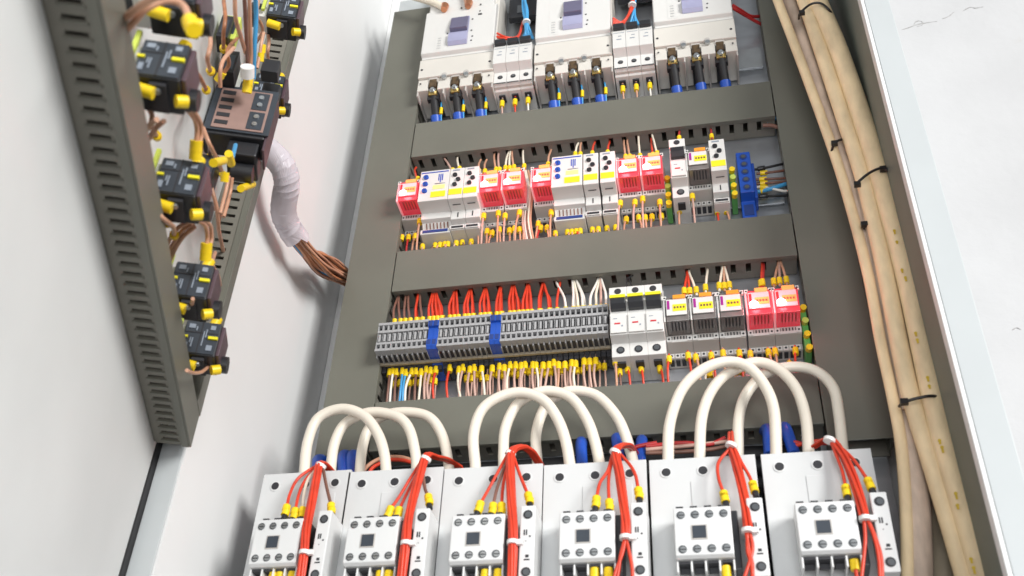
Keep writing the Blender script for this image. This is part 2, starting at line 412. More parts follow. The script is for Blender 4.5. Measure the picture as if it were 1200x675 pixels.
# ------------------------------------------------------------------ miniature circuit breakers
def breaker_pole(name, toggle=True, parent=None, x=0., stripe=True):
    W = 8.75; lst = []
    mb = MB(); mb.prism(x-W, x+W, [(-84, 0), (-84, -12), (-79, -12.5), (-79, -31), (-82, -31.5), (-82, -57), (-69, -59), (-69, -74), (-47, -77), (-28, -77), (-28, 10), (-60, 10), (-62, 0)], 'white_plastic')
    lst.append(mb.build('housing', parent, bevel=.6))
    mb = MB(); mb.prism(x-7.4, x+7.4, [(-89, -17), (-88, -23), (-84, -27), (-79, -27), (-79, -14)], 'black_plastic'); mb.build('toggle', parent, bevel=.6)
    mb = MB()
    if stripe: mb.box(x-7.6, x+7.6, -89.8, -84, -17, -13.6, 'yellow_label')
    mb.box(x-7.6, x+7.6, -84.2, -82, -56, -34, 'white_plastic')
    mb.box(x-3.8, x+1.8, -84.6, -84.2, -46, -44.4, 'red_ink'); mb.box(x+3, x+4.5, -84.6, -84.2, -49, -47.5, 'grey_ink'); mb.box(x-5, x-1, -84.6, -84.2, -39.5, -38.9, 'grey_ink')
    mb.build('front_label', parent)
    mb = MB(); mb.cyl((x, -69, -66.5), (x, -69.6, -66.5), 4.1, 'dark_ink', 14); mb.cyl((x, -69.2, -66.5), (x, -70, -66.5), 2.6, 'gunmetal', 12); mb.build('terminal_screw', parent)
    mb = MB(); mb.cyl((x, -84, -5.5), (x, -84.5, -5.5), 3.4, 'dark_ink', 12); mb.box(x-4, x+4, -62, -52, -77.2, -75, 'dark_ink'); mb.build('wire_entry', parent)
t = empty('circuit_breaker', 'white triple circuit breaker with black toggles and yellow stripes beside the terminal strip', 'circuit breaker', None)
for k in (-17.5, 0, 17.5): breaker_pole('p', parent=t, x=k)
t.location = Vector((266.3, 0, -303))*S
t = empty('circuit_breaker', 'narrow single white circuit breaker with black toggle in the upper relay row', 'circuit breaker', None)
breaker_pole('p', parent=t, stripe=False); t.location = Vector((317.5, 0, -102))*S

# auxiliary triple breakers of the top row
def top_breaker(x0, label):
    t = empty('auxiliary_breaker', label, 'circuit breaker', 'small triple breakers between the large ones', (x0+24.5, -28, 35))
    for k in range(3):
        a = x0+.3+16.3*k; b = a+16
        mb = MB(); mb.prism(a, b, [(-85, 98), (-85, 65), (-73, 61), (-73, 43), (-68, 40), (-64, 40), (-62, 38), (-28, 34), (-28, 112), (-70, 112), (-72, 98)], 'white_plastic')
        mb.box(a+.4, b-.4, -73.5, -73, 40.6, 42, 'dark_ink')
        mb.build('housing', t, bevel=.6)
        c = (a+b)/2
        mb = MB(); mb.box(a+1.2, b-1.2, -90, -72.5, 97, 106, 'black_plastic'); mb.build('toggle', t, bevel=1.)
        mb = MB(); mb.cyl((c, -73, 52), (c, -73.6, 52), 3.2, 'dark_ink', 14); mb.cyl((c, -73.4, 52), (c, -74.2, 52), 2, 'gunmetal', 12); mb.build('terminal_screw', t)
        mb = MB(); mb.box(c-3, c+3, -85.4, -85, 80, 81.2, 'grey_ink'); mb.box(c-1, c+3, -85.4, -85, 86, 87, 'grey_ink'); mb.box(a+1.2, b-1.2, -85.3, -85, 92.5, 93.1, 'grey_ink'); mb.box(c-4, c+4, -58, -47, 34.3, 36.5, 'dark_ink'); mb.build('front_marking', t)
top_breaker(99.5, 'small white triple breaker between the left and the middle large breakers')
top_breaker(249, 'small white triple breaker between the middle and the right large breakers')

# large moulded-case breakers
def big_breaker():
    t = empty('large_breaker', '', 'circuit breaker'); W = 48.5
    mb = MB()
    mb.prism(-W, W, [(-76, 101), (-76, 59), (-28, 59), (-28, 270), (-72, 270)], 'cream_plastic')
    mb.box(-W, W, -80, -76.2, 65, 99, 'cream_plastic')
    # lower skirt broken up by the three lug pockets
    edges = [-W, -34.5, -22.5, -6, 6, 22.5, 34.5, W]
    for k in range(0, 7, 2): mb.box(edges[k], edges[k+1], -76.6, -30, 44, 59.2, 'cream_plastic')
    for a, b in ((-34.5, -22.5), (-6, 6), (22.5, 34.5)): mb.box(a-.5, b+.5, -68, -30, 44.5, 59, 'dark_ink')
    for x in (-W+1, -14.2, 14.2, W-1): mb.box(x-1, x+1, -76, -30, 36, 44.2, 'grey_plastic')
    mb.build('housing', t, bevel=.8)
    mb = MB(); mb.prism(-W+1, W-1, [(-85, 188), (-85, 106), (-79, 103.5), (-79, 101), (-72.5, 101), (-72.5, 196), (-80, 196)], 'white_plastic')
    mb.box(-W+5, W-5, -84, -72.4, 190, 226, 'white_plastic')
    mb.build('front_cover', t, bevel=1.)
    mb = MB(); mb.prism(-12, 13, [(-85.4, 170), (-85.4, 114), (-90, 118), (-90, 134), (-86, 136), (-86, 170)], 'violet_window')
    mb.build('handle_window', t, bevel=.5)
    mb = MB(); mb.prism(-11, 12, [(-86.3, 168), (-86.3, 140), (-92, 142), (-88, 168)], 'violet_dark'); mb.build('handle', t, bevel=.6)
    mb = MB()
    for x, z in ((17, 163), (17, 140), (18, 120), (19, 128), (-15, 140), (26, 178), (26, 192), (0, 190)): mb.box(x-1, x+1, -85.5, -85, z-1, z+1, 'dark_ink')
    mb.box(24, 29, -85.5, -85, 170, 173, 'dark_ink')
    for z in range(112, 135, 5): mb.box(-27, -22, -85.3, -85, z, z+.8, 'grey_ink')
    mb.box(-30, -17, -85.3, -85, 108, 156, 'white_plastic')
    mb.tf = None
    for x in (-W+4, W-5): mb.cyl((x, -80, 80), (x, -80.5, 80), 1.6, 'dark_ink', 10); mb.cyl((x, -78, 56), (x, -78.5, 56), 1.2, 'dark_ink', 8)
    mb.build('front_marking', t)
    for x in (-14.2, 14.2):
        mb = MB(); mb.cyl((x, -78, 62), (x, -81, 62), 3.1, 'steel', 14); mb.cyl((x, -78, 66), (x, -80.6, 66), 3.4, 'grey_plastic', 12); mb.build('cover_screw', t)
    for x in (-28.5, 0, 28.5):
        mb = MB(); mb.cyl((x, -76.2, 62.5), (x, -77.8, 62.5), 5.6, 'grey_plastic', 16); mb.box(x-4.6, x+4.6, -78, -70, 48, 62, 'brown_lug'); mb.build('lug_shroud', t)
        mb = MB(); mb.box(x-7.4, x+7.4, -71, -64, 33, 51, 'black_plastic'); mb.box(x-5.4, x+5.4, -74, -71, 38, 50, 'brass'); mb.cyl((x, -71, 45), (x, -76, 45), 4.6, 'steel', 6); mb.cyl((x, -76, 45), (x, -78, 45), 2.5, 'steel', 10)
        mb.build('terminal_lug', t, bevel=.5)
    return t
big = big_breaker()
for i, (x, z, l) in enumerate([(51, -3, 'large white breaker with violet handle window at the left of the top row'), (199.5, -2, 'large white breaker with violet handle window in the middle of the top row'), (348, -1, 'large white breaker at the right end of the top row, cut by the upper edge')]):
    place(big, i == 0, (x, 0, z), l, 'large white breakers')
# power cables out of the lugs
k = 0
for bi, bx in enumerate((51, 199.5, 348)):
    for j, dx in enumerate((-28.5, 0, 28.5)):
        x = bx+dx
        mb = MB(); mb.tube([(x, -70, 42), (x+1, -66, 30), (x+2, -58, 15), (x+3, -47, -10)], 5.0, 'black_wire', 10); t = mb.build('power_cable')
        tag(t, f'black power cable under the {("left", "middle", "right")[j]} lug of the {("left", "middle", "right")[bi]} large breaker', 'cable', 'black cables below the large breakers')
        LOC[t.name] = LOC[t.name]
        mb = MB(); mb.tube([(x+2.0, -57.5, 13), (x+2.6, -52, 2), (x+3, -47, -9)], 6.4, 'blue_plastic', 10); mb.build('blue_sleeve', t)
        if not (bi == 2):
            mb = MB(); mb.tube([(x+8, -60, 34), (x+9, -60, 20), (x+8.5, -54, 8), (x+8, -46, -8)], 1.2, 'blue_wire', 6); w = mb.build('sense_wire')
            tag(w, f'thin blue wire beside the {("left", "middle", "right")[j]} black cable of the {("left", "middle")[bi]} large breaker', 'wire', 'thin wires below the large breakers')
            mb = MB(); mb.tube([(x+9, -60, 24), (x+9, -59, 14)], 2.2, 'yellow_plastic', 8); mb.build('ferrule', w)

# ------------------------------------------------------------------ generic wire with ferrule
def wire(pts, m, label, group, r=1.15, fer=None, fcol='yellow_plastic', name='wire', fr=2.3, black_tip=False):
    mb = MB(); mb.tube(pts, r, m, 7, 6); o = tag(mb.build(name), label, 'wire', group)
    for a, b in (fer or []):
        q = MB(); q.cyl(a, b, fr, fcol, 9)
        mid = Vector(a).lerp(Vector(b), .5); dd = (Vector(b)-Vector(a)).normalized()
        q.cyl(mid-dd*.4, mid+dd*.4, fr+.25, fcol, 9)
        if black_tip: q.cyl(b, Vector(b)+dd*2.5, fr*.9, 'black_plastic', 9)
        q.build('ferrule', o)
    return o
# wires under the auxiliary breakers
for bi, x0 in enumerate((99.5, 249)):
    for k in range(3):
        c = x0+8.3+16.3*k
        wire([(c, -54, 38), (c, -56, 24), (c+.4, -52, 8), (c-1, -46, -8)], ('pink_wire', 'red_wire', 'white_wire')[k] if bi == 0 else ('tan_wire', 'tan_wire', 'white_wire')[k],
             f'short wire under the {("left", "middle", "right")[k]} pole of the {("left", "right")[bi]} small triple breaker', 'wires under the small triple breakers', fer=[((c, -55, 18), (c, -55, 28))], fr=3., black_tip=True)

# ------------------------------------------------------------------ terminal strip
def terminal(blue):
    W = 2.68; c = 'blue_plastic' if blue else 'terminal_grey'; k = 'dark_blue' if blue else 'terminal_shade'
    mb = MB(at_tf) if False else MB()
    ext = 1.0 if blue else 0
    if blue:
        mb.prism(-W, W, [(-76-ext, 0), (-79-ext, -2), (-79-ext, -9), (-76-ext, -9.5), (-76-ext, -25), (-79-ext, -25.5), (-79-ext, -33), (-76-ext, -36), (-54, -37), (-46, -44), (-30, -44), (-30, 6), (-60, 6)], c)
        mb.box(-1.9, 1.9, -80.4, -80, -9, -2, 'dark_blue'); mb.box(-1.9, 1.9, -80.4, -80, -32, -26, 'dark_blue')
    else:
        mb.prism(-W+.25, W-.25, [(-73, 0), (-73, -34), (-54, -37), (-46, -44), (-30, -44), (-30, 6), (-60, 6)], k)
        mb.box(-W, W, -78.6, -73, -2.2, 1, c); mb.box(-W, W, -78, -73, -11.4, -8.4, c); mb.box(-W, W, -78, -73, -26, -23.4, c); mb.box(-W, W, -79.4, -70, -35, -32, c)
        for z0_, z1_ in ((-8.4, -2.2), (-32, -26)):
            mb.box(-W, -W+.75, -78, -73, z0_, z1_, c); mb.box(W-.75, W, -78, -73, z0_, z1_, c)
        mb.box(-1.1, 1.0, -77.6, -73, -22, -13, c); mb.box(-W, -W+.45, -77, -73, -23.4, -11.4, c)
        mb.box(-W, -W+.7, -72, -55, -38, -34.5, c); mb.box(W-.5, W, -72, -55, -38, -34.5, c)
    mb.box(-2.2, 2.2, -52, -45, -43.8, -37.5, 'dark_ink')
    mb.box(-W, W, -60, -57, -39.5, -36.5, 'dull_cable')
    return mb.build('terminal_block', None, bevel=.35, at_origin=True)
tg, tb = terminal(False), terminal(True)
NT = 44; first = [True, True]
for i in range(NT):
    x = 1.9+5.43*i
    blue = i in (10, 11, 22, 23)
    if i in (10, 22): lab = f'bright blue terminal, left one of the {"left" if i == 10 else "right"} blue pair in the grey strip'
    elif i in (11, 23): lab = f'bright blue terminal, right one of the {"left" if i == 11 else "right"} blue pair in the grey strip'
    elif i == 0: lab = 'grey screw terminal at the left end of the strip, beside the wide duct'
    elif i == NT-1: lab = 'grey screw terminal at the right end of the strip, touching the triple breaker'
    elif i < 10: lab = f'grey screw terminal, {ordn(i)} from the left end of the strip'
    elif i < 22: lab = f'grey screw terminal, {ordn(i-12)} to the right of the left blue pair'
    else: lab = f'grey screw terminal, {ordn(i-24)} to the right of the right blue pair'
    p = tb if blue else tg; f = first[blue]; first[blue] = False
    o = p if f else p.copy()
    if not f: COL.objects.link(o)
    o.location = Vector((x, 0, -319.5-.1*(i % 3)))*S
    tag(o, lab, 'terminal', 'blue terminals' if blue else 'grey terminals of the long strip')

# wires above the strip: base pixel u, top pixel u, material
UPW = [(462, 467, 'brown_wire'), (469, 468, 'brown_wire'), (474.5, 476, 'brown_wire'), (480.5, 479, 'brown_wire'), (487.7, 490.8, 'red_wire'), (494.9, 492.5, 'brown_wire'),
 (503, 507, 'red_wire'), (507.8, 508.5, 'red_wire'), (512.5, 510.5, 'red_wire'), (517.2, 512, 'red_wire'), (527, 533, 'red_wire'), (532, 532, 'red_wire'), (537, 535, 'red_wire'),
 (544.5, 550, 'red_wire'), (549, 551, 'red_wire'), (554, 552.5, 'red_wire'), (563, 568, 'red_wire'), (568, 569, 'red_wire'), (573, 570, 'red_wire'), (582, 586, 'red_wire'), (586.7, 587.5, 'red_wire'),
 (597.5, 600, 'red_wire'), (602, 601.5, 'red_wire'), (608, 603, 'red_wire'), (613, 618, 'red_wire'), (618, 619, 'red_wire'), (623, 620, 'red_wire'), (632, 636, 'red_wire'), (643.5, 637.5, 'red_wire'),
 (653, 656.5, 'red_wire'), (663, 652, 'white_wire'), (672, 671, 'white_wire'), (677.5, 672.5, 'cream_wire'), (683, 675.5, 'white_wire'), (692, 701, 'white_wire'), (699, 702.5, 'cream_wire'), (704.5, 703.5, 'pink_wire'), (710.5, 704.5, 'white_wire')]
CN = {'brown_wire': 'brown', 'red_wire': 'red', 'white_wire': 'white', 'cream_wire': 'cream', 'pink_wire': 'pinkish', 'blue_wire': 'blue', 'tan_wire': 'tan', 'dark_red_wire': 'dark red', 'black_wire': 'black'}
cnt = {}
def lab_count(m, place_):
    k = (m, place_); cnt[k] = cnt.get(k, -1)+1
    return f'{CN[m]} wire, {ordn(cnt[k])} {CN[m]} one from the left {place_}'
UPX = []
rx = random.Random(9)
for u, v, m in UPW:
    UPX.append((u, v, m, 0))
    if m in ('red_wire', 'white_wire') and rx.random() < .6: UPX.append((u+rx.uniform(1.5, 2.8), v+rx.uniform(-2, 2), m if m == 'red_wire' or rx.random() < .5 else 'cream_wire', 9))
for u, v, m, back in UPX:
    vb = 381-(u-443)*.069+1
    a = aty(u, vb, -70+back); b = aty(v, vb-37-(u-443)*.0, -50+back*.5); b.z = min(-262, max(-268, b.z)); 
    w = (u-v)*.28
    mid = a.lerp(b, .5) + Vector((w+random.uniform(-.6, .6), -3, 0))
    q = a.lerp(b, .25) + Vector((w*.8, -2.5, 0))
    wire([a+Vector((0, 4, -5)), a, q, mid, b, b+Vector((0, 3, 12))], m, lab_count(m, 'above the terminal strip'), 'wires above the terminal strip', r=1.4, fer=[(a+Vector((0, 1, -3)), a+Vector((0, -.6, 6.6)))], fr=2.5)
# wires below the strip
LOW = [(457, 454, 'brown_wire'), (461, 458, 'white_wire'), (465, 464, 'brown_wire'), (472, 469, 'blue_wire'), (476, 473, 'blue_wire'), (483, 476, 'white_wire'), (488, 487, 'brown_wire'), (494, 491, 'cream_wire'), (500, 499, 'pink_wire'), (505, 504, 'pink_wire'), (511, 510, 'red_wire'), (527.5, 526.5, 'red_wire'),
 (538, 542, 'cream_wire'), (543, 539, 'pink_wire'), (551, 551.5, 'pink_wire'), (556, 558, 'pink_wire'), (564.5, 569, 'cream_wire'), (577, 575.5, 'pink_wire'), (585.5, 587, 'pink_wire'), (591, 591, 'pink_wire'), (598, 595.5, 'cream_wire'), (604.5, 605.5, 'pink_wire'), (611, 610, 'pink_wire'), (615.5, 613.5, 'pink_wire'), (624.5, 626.5, 'pink_wire'), (628, 631, 'cream_wire'), (636.5, 633, 'pink_wire'), (643.5, 637, 'pink_wire'), (649, 652, 'pink_wire'), (654.5, 652.5, 'tan_wire'), (662, 664.5, 'pink_wire'), (670, 671, 'pink_wire'), (674.5, 675.5, 'cream_wire'), (684.5, 688, 'pink_wire'), (691, 694.5, 'pink_wire'), (698, 700, 'pink_wire')]
def vlow(u): return 440-(u-457)*.046
for i, (u, v, m) in enumerate(LOW):
    vb = vlow(u)+random.uniform(-2, 2)
    a = aty(u, vb-6, -50); b = aty(v, vb+27, -50); b.z = -407; 
    mid = a.lerp(b, .5)+Vector((random.uniform(-2, 2), -4, 0))
    fz = [(a+Vector((0, 0, 1)), a+Vector((.2, -.5, -7.5)))]
    wire([a+Vector((0, 2, 9)), a, mid, b, b+Vector((0, 2, -8))], m, lab_count(m, 'below the terminal strip'), 'wires below the terminal strip', r=1.3, fer=fz, fr=2.8)
# stubs: second level of ferrules, their wires hidden behind
k = 0
for i in range(2, 43):
    if i in (11, 12, 13, 14, 15): continue
    x = 1.9+5.43*i; z = -369+random.uniform(-2.5, 3)
    wire([(x, -44, z+12), (x, -45, z+4), (x+.6, -44, z-12), (x+random.uniform(-1, 1), -40, -407)], 'pink_wire', f'short pinkish wire half hidden under the {ordn(i)} terminal from the left', 'half hidden wires under the strip', r=1., fer=[((x, -45.5, z), (x+.2, -45.5, z-7))], fr=2.5)

# ------------------------------------------------------------------ wires at relays and breakers
def stub(u, v, y, m, label, group, up=False, L=16, drift=0, fr=2.4, tip=True, zend=None, r=1.2, zmax=None):
    a = aty(u, v, y); s_ = 1 if up else -1
    if zmax is not None: a.z = min(a.z, zmax)
    e = a+Vector((drift, 0, s_*L))
    if zend is not None: e.z = zend
    return wire([a-Vector((0, -2, s_*4)), a, a.lerp(e, .5)+Vector((drift*.3, -2.5, 0)), e, e+Vector((0, 3, s_*6))], m, label, group, r=r,
                fer=[(a, a+Vector((drift*.15, 0, s_*7.5)))] if not up else [(a, a+Vector((0, 0, 7.5)))], fr=fr, black_tip=False)
# above upper row: (u at device, v, u at duct, v, mat)
UP2 = [(489, 208, 486, 199, 'red_wire'), (530, 198, 521, 186, 'pink_wire'), (538, 196, 536, 185, 'cream_wire'), (561, 199, 562, 190, 'tan_wire'), (568, 199, 569, 190, 'tan_wire'),
 (581, 197, 579, 182, 'tan_wire'), (585, 197, 584, 181, 'pink_wire'), (592, 195, 596, 179, 'cream_wire'), (597, 195, 598, 178, 'cream_wire'), (602, 194, 600, 178, 'tan_wire'), (614, 193, 613, 177, 'cream_wire'),
 (642, 191, 645, 178, 'tan_wire'), (674, 179, 678, 166, 'cream_wire'), (680, 179, 681, 167, 'tan_wire'), (694, 178, 697, 167, 'red_wire'), (712, 177, 714, 168, 'red_wire'),
 (733, 182, 731, 167, 'tan_wire'), (738, 182, 735, 166, 'tan_wire'), (750, 181, 748, 158, 'cream_wire'), (770, 178, 764, 157, 'cream_wire'), (765, 180, 763, 165, 'red_wire'), (796, 160, 796, 152, 'dark_red_wire'), (834, 158, 833, 152, 'dark_red_wire')]
for u, v, u2, v2, m in UP2:
    a = aty(u, v+3, -76); b = aty(u2, v2, -52); b.z = min(-57, b.z)
    wire([a-Vector((0, 0, 3)), a, a.lerp(b, .5)+Vector((0, -3, 0)), b, b+Vector((0, 4, 8))], m, lab_count(m, 'above the upper relay row'), 'wires above the upper relay row', r=1.25, fer=[(a-Vector((0, 0, 2)), a+Vector((0, 1, 5)))], fr=2.5)
UP3 = [(802, 345, 805, 323, 'red_wire'), (808.5, 345, 806, 322, 'red_wire'), (816, 344, 808, 321, 'cream_wire'), (827, 341, 829, 318, 'cream_wire'), (843, 339, 847, 313, 'cream_wire'), (849, 339, 848, 313, 'tan_wire'), (855, 338, 849, 313, 'cream_wire'),
 (892, 336, 893, 312, 'red_wire'), (894, 335, 895, 312, 'dark_red_wire'), (907, 334, 912, 309, 'tan_wire'), (914, 333, 913, 309, 'pink_wire'), (922, 332, 915, 308, 'tan_wire')]
for u, v, u2, v2, m in UP3:
    a = aty(u, v-1, -66); b = aty(u2, v2, -52); b.z = min(-262, b.z)
    wire([a-Vector((0, 0, 4)), a, a.lerp(b, .5)+Vector((0, -3, 0)), b, b+Vector((0, 4, 8))], m, lab_count(m, 'above the lower relays'), 'wires above the lower relays', r=1.35, fer=[(a-Vector((0, 0, 1)), a+Vector((0, 0, 6.5)))], fr=2.7)
for u, u2 in ((735, 742), (741, 741)):
    a = aty(u, 336, -60); b = aty(u2, 322, -50); b.z = min(-262, b.z)
    wire([a, a.lerp(b, .5)+Vector((-3, -4, 0)), b, b+Vector((0, 4, 8))], 'black_wire', lab_count('black_wire', 'above the triple breaker'), 'wires above the triple breaker', r=.7)
# below upper row
r_ = random.Random(3)
DN2 = [(472, 276, 'brown_wire'), (479, 281, 'dark_red_wire'), (487, 279, 'tan_wire'), (492, 262, 'tan_wire'), (497, 279, 'tan_wire'), (511, 284, 'brown_wire'), (517, 281, 'tan_wire'), (522, 281, 'tan_wire'), (526, 280, 'tan_wire'), (536, 278, 'pink_wire'), (543, 273, 'brown_wire'), (553, 280, 'tan_wire'),
 (560, 273, 'tan_wire'), (567, 256, 'pink_wire'), (571, 274, 'tan_wire'), (577, 276, 'tan_wire'), (584, 253, 'tan_wire'), (585, 272, 'tan_wire'), (592, 256, 'pink_wire'), (597, 273, 'tan_wire'), (603, 271, 'cream_wire'), (609, 252, 'tan_wire'), (609, 272, 'tan_wire'), (614, 270, 'tan_wire'),
 (631, 262, 'tan_wire'), (634, 270, 'dark_red_wire'), (641, 270, 'tan_wire'), (646, 252, 'tan_wire'), (651, 268, 'tan_wire'), (665, 269, 'tan_wire'), (670, 268, 'tan_wire'), (675, 268, 'red_wire'), (680, 268, 'tan_wire'), (694, 264, 'tan_wire'), (701, 262, 'tan_wire'), (711, 261, 'tan_wire'), (721, 259, 'tan_wire'),
 (727, 241, 'pink_wire'), (734, 260, 'tan_wire'), (744, 240, 'pink_wire'), (748, 258, 'tan_wire'), (753, 236, 'pink_wire'), (756, 258, 'tan_wire'), (764, 257, 'tan_wire'), (773, 240, 'tan_wire'), (775, 256, 'tan_wire'),
 (796, 247, 'tan_wire'), (811, 233, 'pink_wire'), (840, 250, 'red_wire'), (850, 249, 'tan_wire')]
for u, v, m in DN2:
    front = v < 264-(u-560)*.10
    stub(u, v-5, -58 if front else -48, m, lab_count(m, 'below the upper relay row'), 'wires below the upper relay row', zend=-206 if front else -209, zmax=None if front else (-189 if (495 < u < 560 or 650 < u < 722) else -172), drift=r_.uniform(-4, 4), fr=3.0 if front else 2.9)
DN3 = [(726, 434, 'brown_wire'), (735, 430, 'red_wire'), (751, 430, 'red_wire'), (773, 430, 'red_wire'), (721, 420, 'tan_wire'), (784, 418, 'red_wire'), (806, 414, 'red_wire'), (815, 416, 'tan_wire'), (833, 414, 'red_wire'), (847, 411, 'tan_wire'), (866, 411, 'red_wire'), (879, 412, 'tan_wire'), (900, 410, 'tan_wire'), (908, 409, 'tan_wire'),
 (817, 436, 'tan_wire'), (829, 434, 'cream_wire'), (834, 434, 'tan_wire'), (857, 432, 'tan_wire'), (863, 431, 'tan_wire'), (869, 431, 'tan_wire'), (896, 424, 'tan_wire'), (932, 408, 'red_wire'), (925, 424, 'tan_wire')]
for u, v, m in DN3:
    hi = v < 423
    stub(u, v-1 if u < 780 and v > 425 else v, -60 if hi else -52, m, lab_count(m, 'below the lower relays and the triple breaker'), 'wires below the lower relays', zend=-404, drift=r_.uniform(-3, 3), fr=2.8)
# loose upright wires in the gap of the upper row
for i, (u, u2, m) in enumerate(((612, 618, 'pink_wire'), (615, 622, 'brown_wire'), (618, 625, 'cream_wire'), (621, 627, 'tan_wire'), (617, 620, 'white_wire'))):
    a = aty(u-2, 200, -52); b = aty(u2, 276, -48); b.z = -206
    wire([a, a.lerp(b, .35)+Vector((3, -4, 0)), a.lerp(b, .7)+Vector((-2, -3, 0)), b], m, f'{CN[m]} loose wire hanging in the gap between the two relay groups', 'loose wires in the middle gap', r=1.4)
# earth terminals
def earth(x0, z1, z0, label):
    t = empty('earth_terminal', label, 'terminal', 'yellow and green earth terminals', (x0, -28, z0))
    mb = MB(); mb.box(x0-3, x0+3, -55, -28, z0, z1, 'green_plastic'); mb.build('housing', t, bevel=.6)
    n = 4
    for k in range(n):
        z = z1-4-(z1-z0-6)*k/(n-1); mb = MB(); mb.cyl((x0, -55, z), (x0+.5, -62, z-1), 3.2, 'yellow_plastic' if k != 1 else 'lime_plastic', 10); mb.build('ferrule', t)
earth(303.5, -133, -176, 'narrow yellow and green terminal left of the single breaker')
earth(374, -130, -172, 'narrow yellow and green terminal left of the blue terminal block')
earth(426, -325, -378, 'yellow and black narrow terminal at the right end of the lower row')
# blue neutral terminal block
t = empty('neutral_terminal', 'tall blue neutral terminal block at the right of the upper relay row', 'terminal', None, (388, -28, -190))
mb = MB(); mb.prism(380.5, 395.5, [(-58, -108), (-58, -168), (-45, -170), (-45, -195), (-28, -197), (-28, -100), (-50, -100)], 'blue_plastic'); mb.box(395.5, 399, -50, -28, -170, -118, 'blue_plastic'); mb.build('housing', t, bevel=.8)
for k in range(5):
    mb = MB(); z = -115-k*11.5; mb.cyl((388, -58, z), (388, -58.6, z), 4, 'dark_blue', 14); mb.cyl((388, -58.3, z), (388, -59.2, z), 2.5, 'gunmetal', 10); mb.build('terminal_screw', t)
mb = MB(); mb.box(383, 393, -45.6, -45, -190, -175, 'dark_blue'); mb.build('marker_window', t)
RW = [(890, 198, 918, 192, 'black_wire', 'uppermost'), (893, 203, 918, 200, 'brown_wire', 'second'), (892, 210, 918, 209, 'brown_wire', 'third'), (893, 215, 918, 213, 'brown_wire', 'fourth'), (893, 224, 920, 216, 'blue_wire', 'fifth'), (893, 219, 920, 224, 'white_wire', 'sixth'), (893, 230, 921, 229, 'black_wire', 'lowest')]
for u, v, u2, v2, m, w in RW:
    a = aty(u, v, -42); b = aty(u2, v2, -42); d = (b-a).normalized()
    wire([a-Vector((6, 0, 0)), a, a.lerp(b, .5)+Vector((0, -3, -3)), b, b+Vector((9, 0, 1))], m, f'{CN[m]} wire running right from the blue terminal block, {w} of the bunch', 'wires right of the blue terminal block', r=1.5 if m != 'blue_wire' else 2.4, fer=[(a-Vector((2, 0, 0)), a+d*6)], fr=2.8, fcol='yellow_plastic' if m != 'black_wire' else 'black_plastic')
# blue and brown wires leaving duct at the right
for (u, v, u2, v2, m, w) in ((898, 143, 915, 138, 'blue_wire', 'blue wire at the right end of the duct above the relay row'), (894, 147, 915, 150, 'brown_wire', 'brown wire at the right end of the duct above the relay row')):
    a = aty(u, v, -50); b = aty(u2, v2, -50); wire([a, a.lerp(b, .5)+Vector((0, 0, 2)), b], m, w, 'wires at the duct corner', r=2.4)

# ------------------------------------------------------------------ things at the top edge
for i, (pts, m, r, w) in enumerate([
    ([(470, -8), (490, -2), (510, 4), (521, 10)], 'cream_wire', 4.6, 'thick cream cable ending in a copper lug at the upper left'),
    ([(545, -14), (547, -4), (549, 6)], 'tan_wire', 5., 'thick tan cable end above the left large breaker')]):
    P_ = [aty(a, b, -88) for a, b in pts]; mb = MB(); mb.tube(P_, r, m, 10); o = tag(mb.build('cable'), w, 'cable')
    mb = MB(); mb.cyl(P_[-1]+Vector((0, 0, 6)), P_[-1]-Vector((0, 2, 5)), 5.6, 'copper', 12, r2=4.2); mb.build('cable_lug', o)
for i, (x0, x1) in enumerate(((592, 651), (716, 768))):
    a = aty(x0, -20, -50); b = aty(x1, 14 if i == 0 else -6, -50)
    t = empty('connector_block', ('black connector block above the left small triple breaker', 'black connector block above the right small triple breaker')[i], 'connector', 'black connector blocks', ((a.x+b.x)/2, -28, b.z))
    mb = MB(); mb.box(a.x+8, b.x, -50, -40, b.z, b.z+60, 'black_plastic'); mb.build('housing', t, bevel=1.5)
    mb = MB(); mb.box(a.x+20, a.x+32, -51, -50, b.z+8, b.z+24, 'gunmetal'); mb.build('socket_window', t)
def bunch(name, label, strands, r):
    t = empty(name, label, 'wire bundle', 'blue and red wire bundles at the top', strands[0][1][0]+Vector((0, 20, -20)))
    for m, P_ in strands:
        mb = MB(); mb.tube(P_, r, m, 7); mb.build('wire', t)
    return t
rr = random.Random(5)
st = []
for k in range(7):
    j = lambda s=2: Vector((rr.uniform(-s, s), rr.uniform(-2, 2), 0))
    st.append(('blue_wire', [aty(612, -14, -75)+j(4), aty(615, 8, -80)+j(3), aty(617, 27, -80)+j(1.5), aty(612+k*2.2, 46, -72)]))
for k in range(3):
    st.append(('red_wire', [aty(583, 40+k*2, -86)+j(1), aty(595, 45+k, -84)+j(1), aty(607, 42+k, -78)+j(1), aty(613, 25, -72)]))
bunch('wire_bundle', 'blue wires tied together with red ones, dropping to the left small triple breaker', st, 1.5)
st = []
for k in range(5):
    st.append(('red_wire', [aty(743, -14, -75)+j(2), aty(741, 6, -80)+j(2), aty(736, 18, -80)+j(1), aty(728, 26+k, -80), aty(718, 21+k*2, -86)]))
for k in range(4):
    st.append(('blue_wire', [aty(745, -4, -72)+j(2), aty(743, 14, -75)+j(1), aty(738+k*3.4, 29, -72)]))
bunch('wire_bundle', 'red wires tied with a few blue ones, dropping to the right small triple breaker', st, 1.5)
for t_, (u, v) in (('left', (617, 26)), ('right', (741, 6))):
    c = aty(u, v, -82); mb = MB(); mb.cyl(c-Vector((0, 0, 1.4)), c+Vector((0, 0, 1.4)), 5.2, 'tie_white', 14)
    tag(mb.build('cable_tie'), f'white cable tie around the {t_} blue and red wire bundle at the top', 'cable tie', 'white ties at the top')
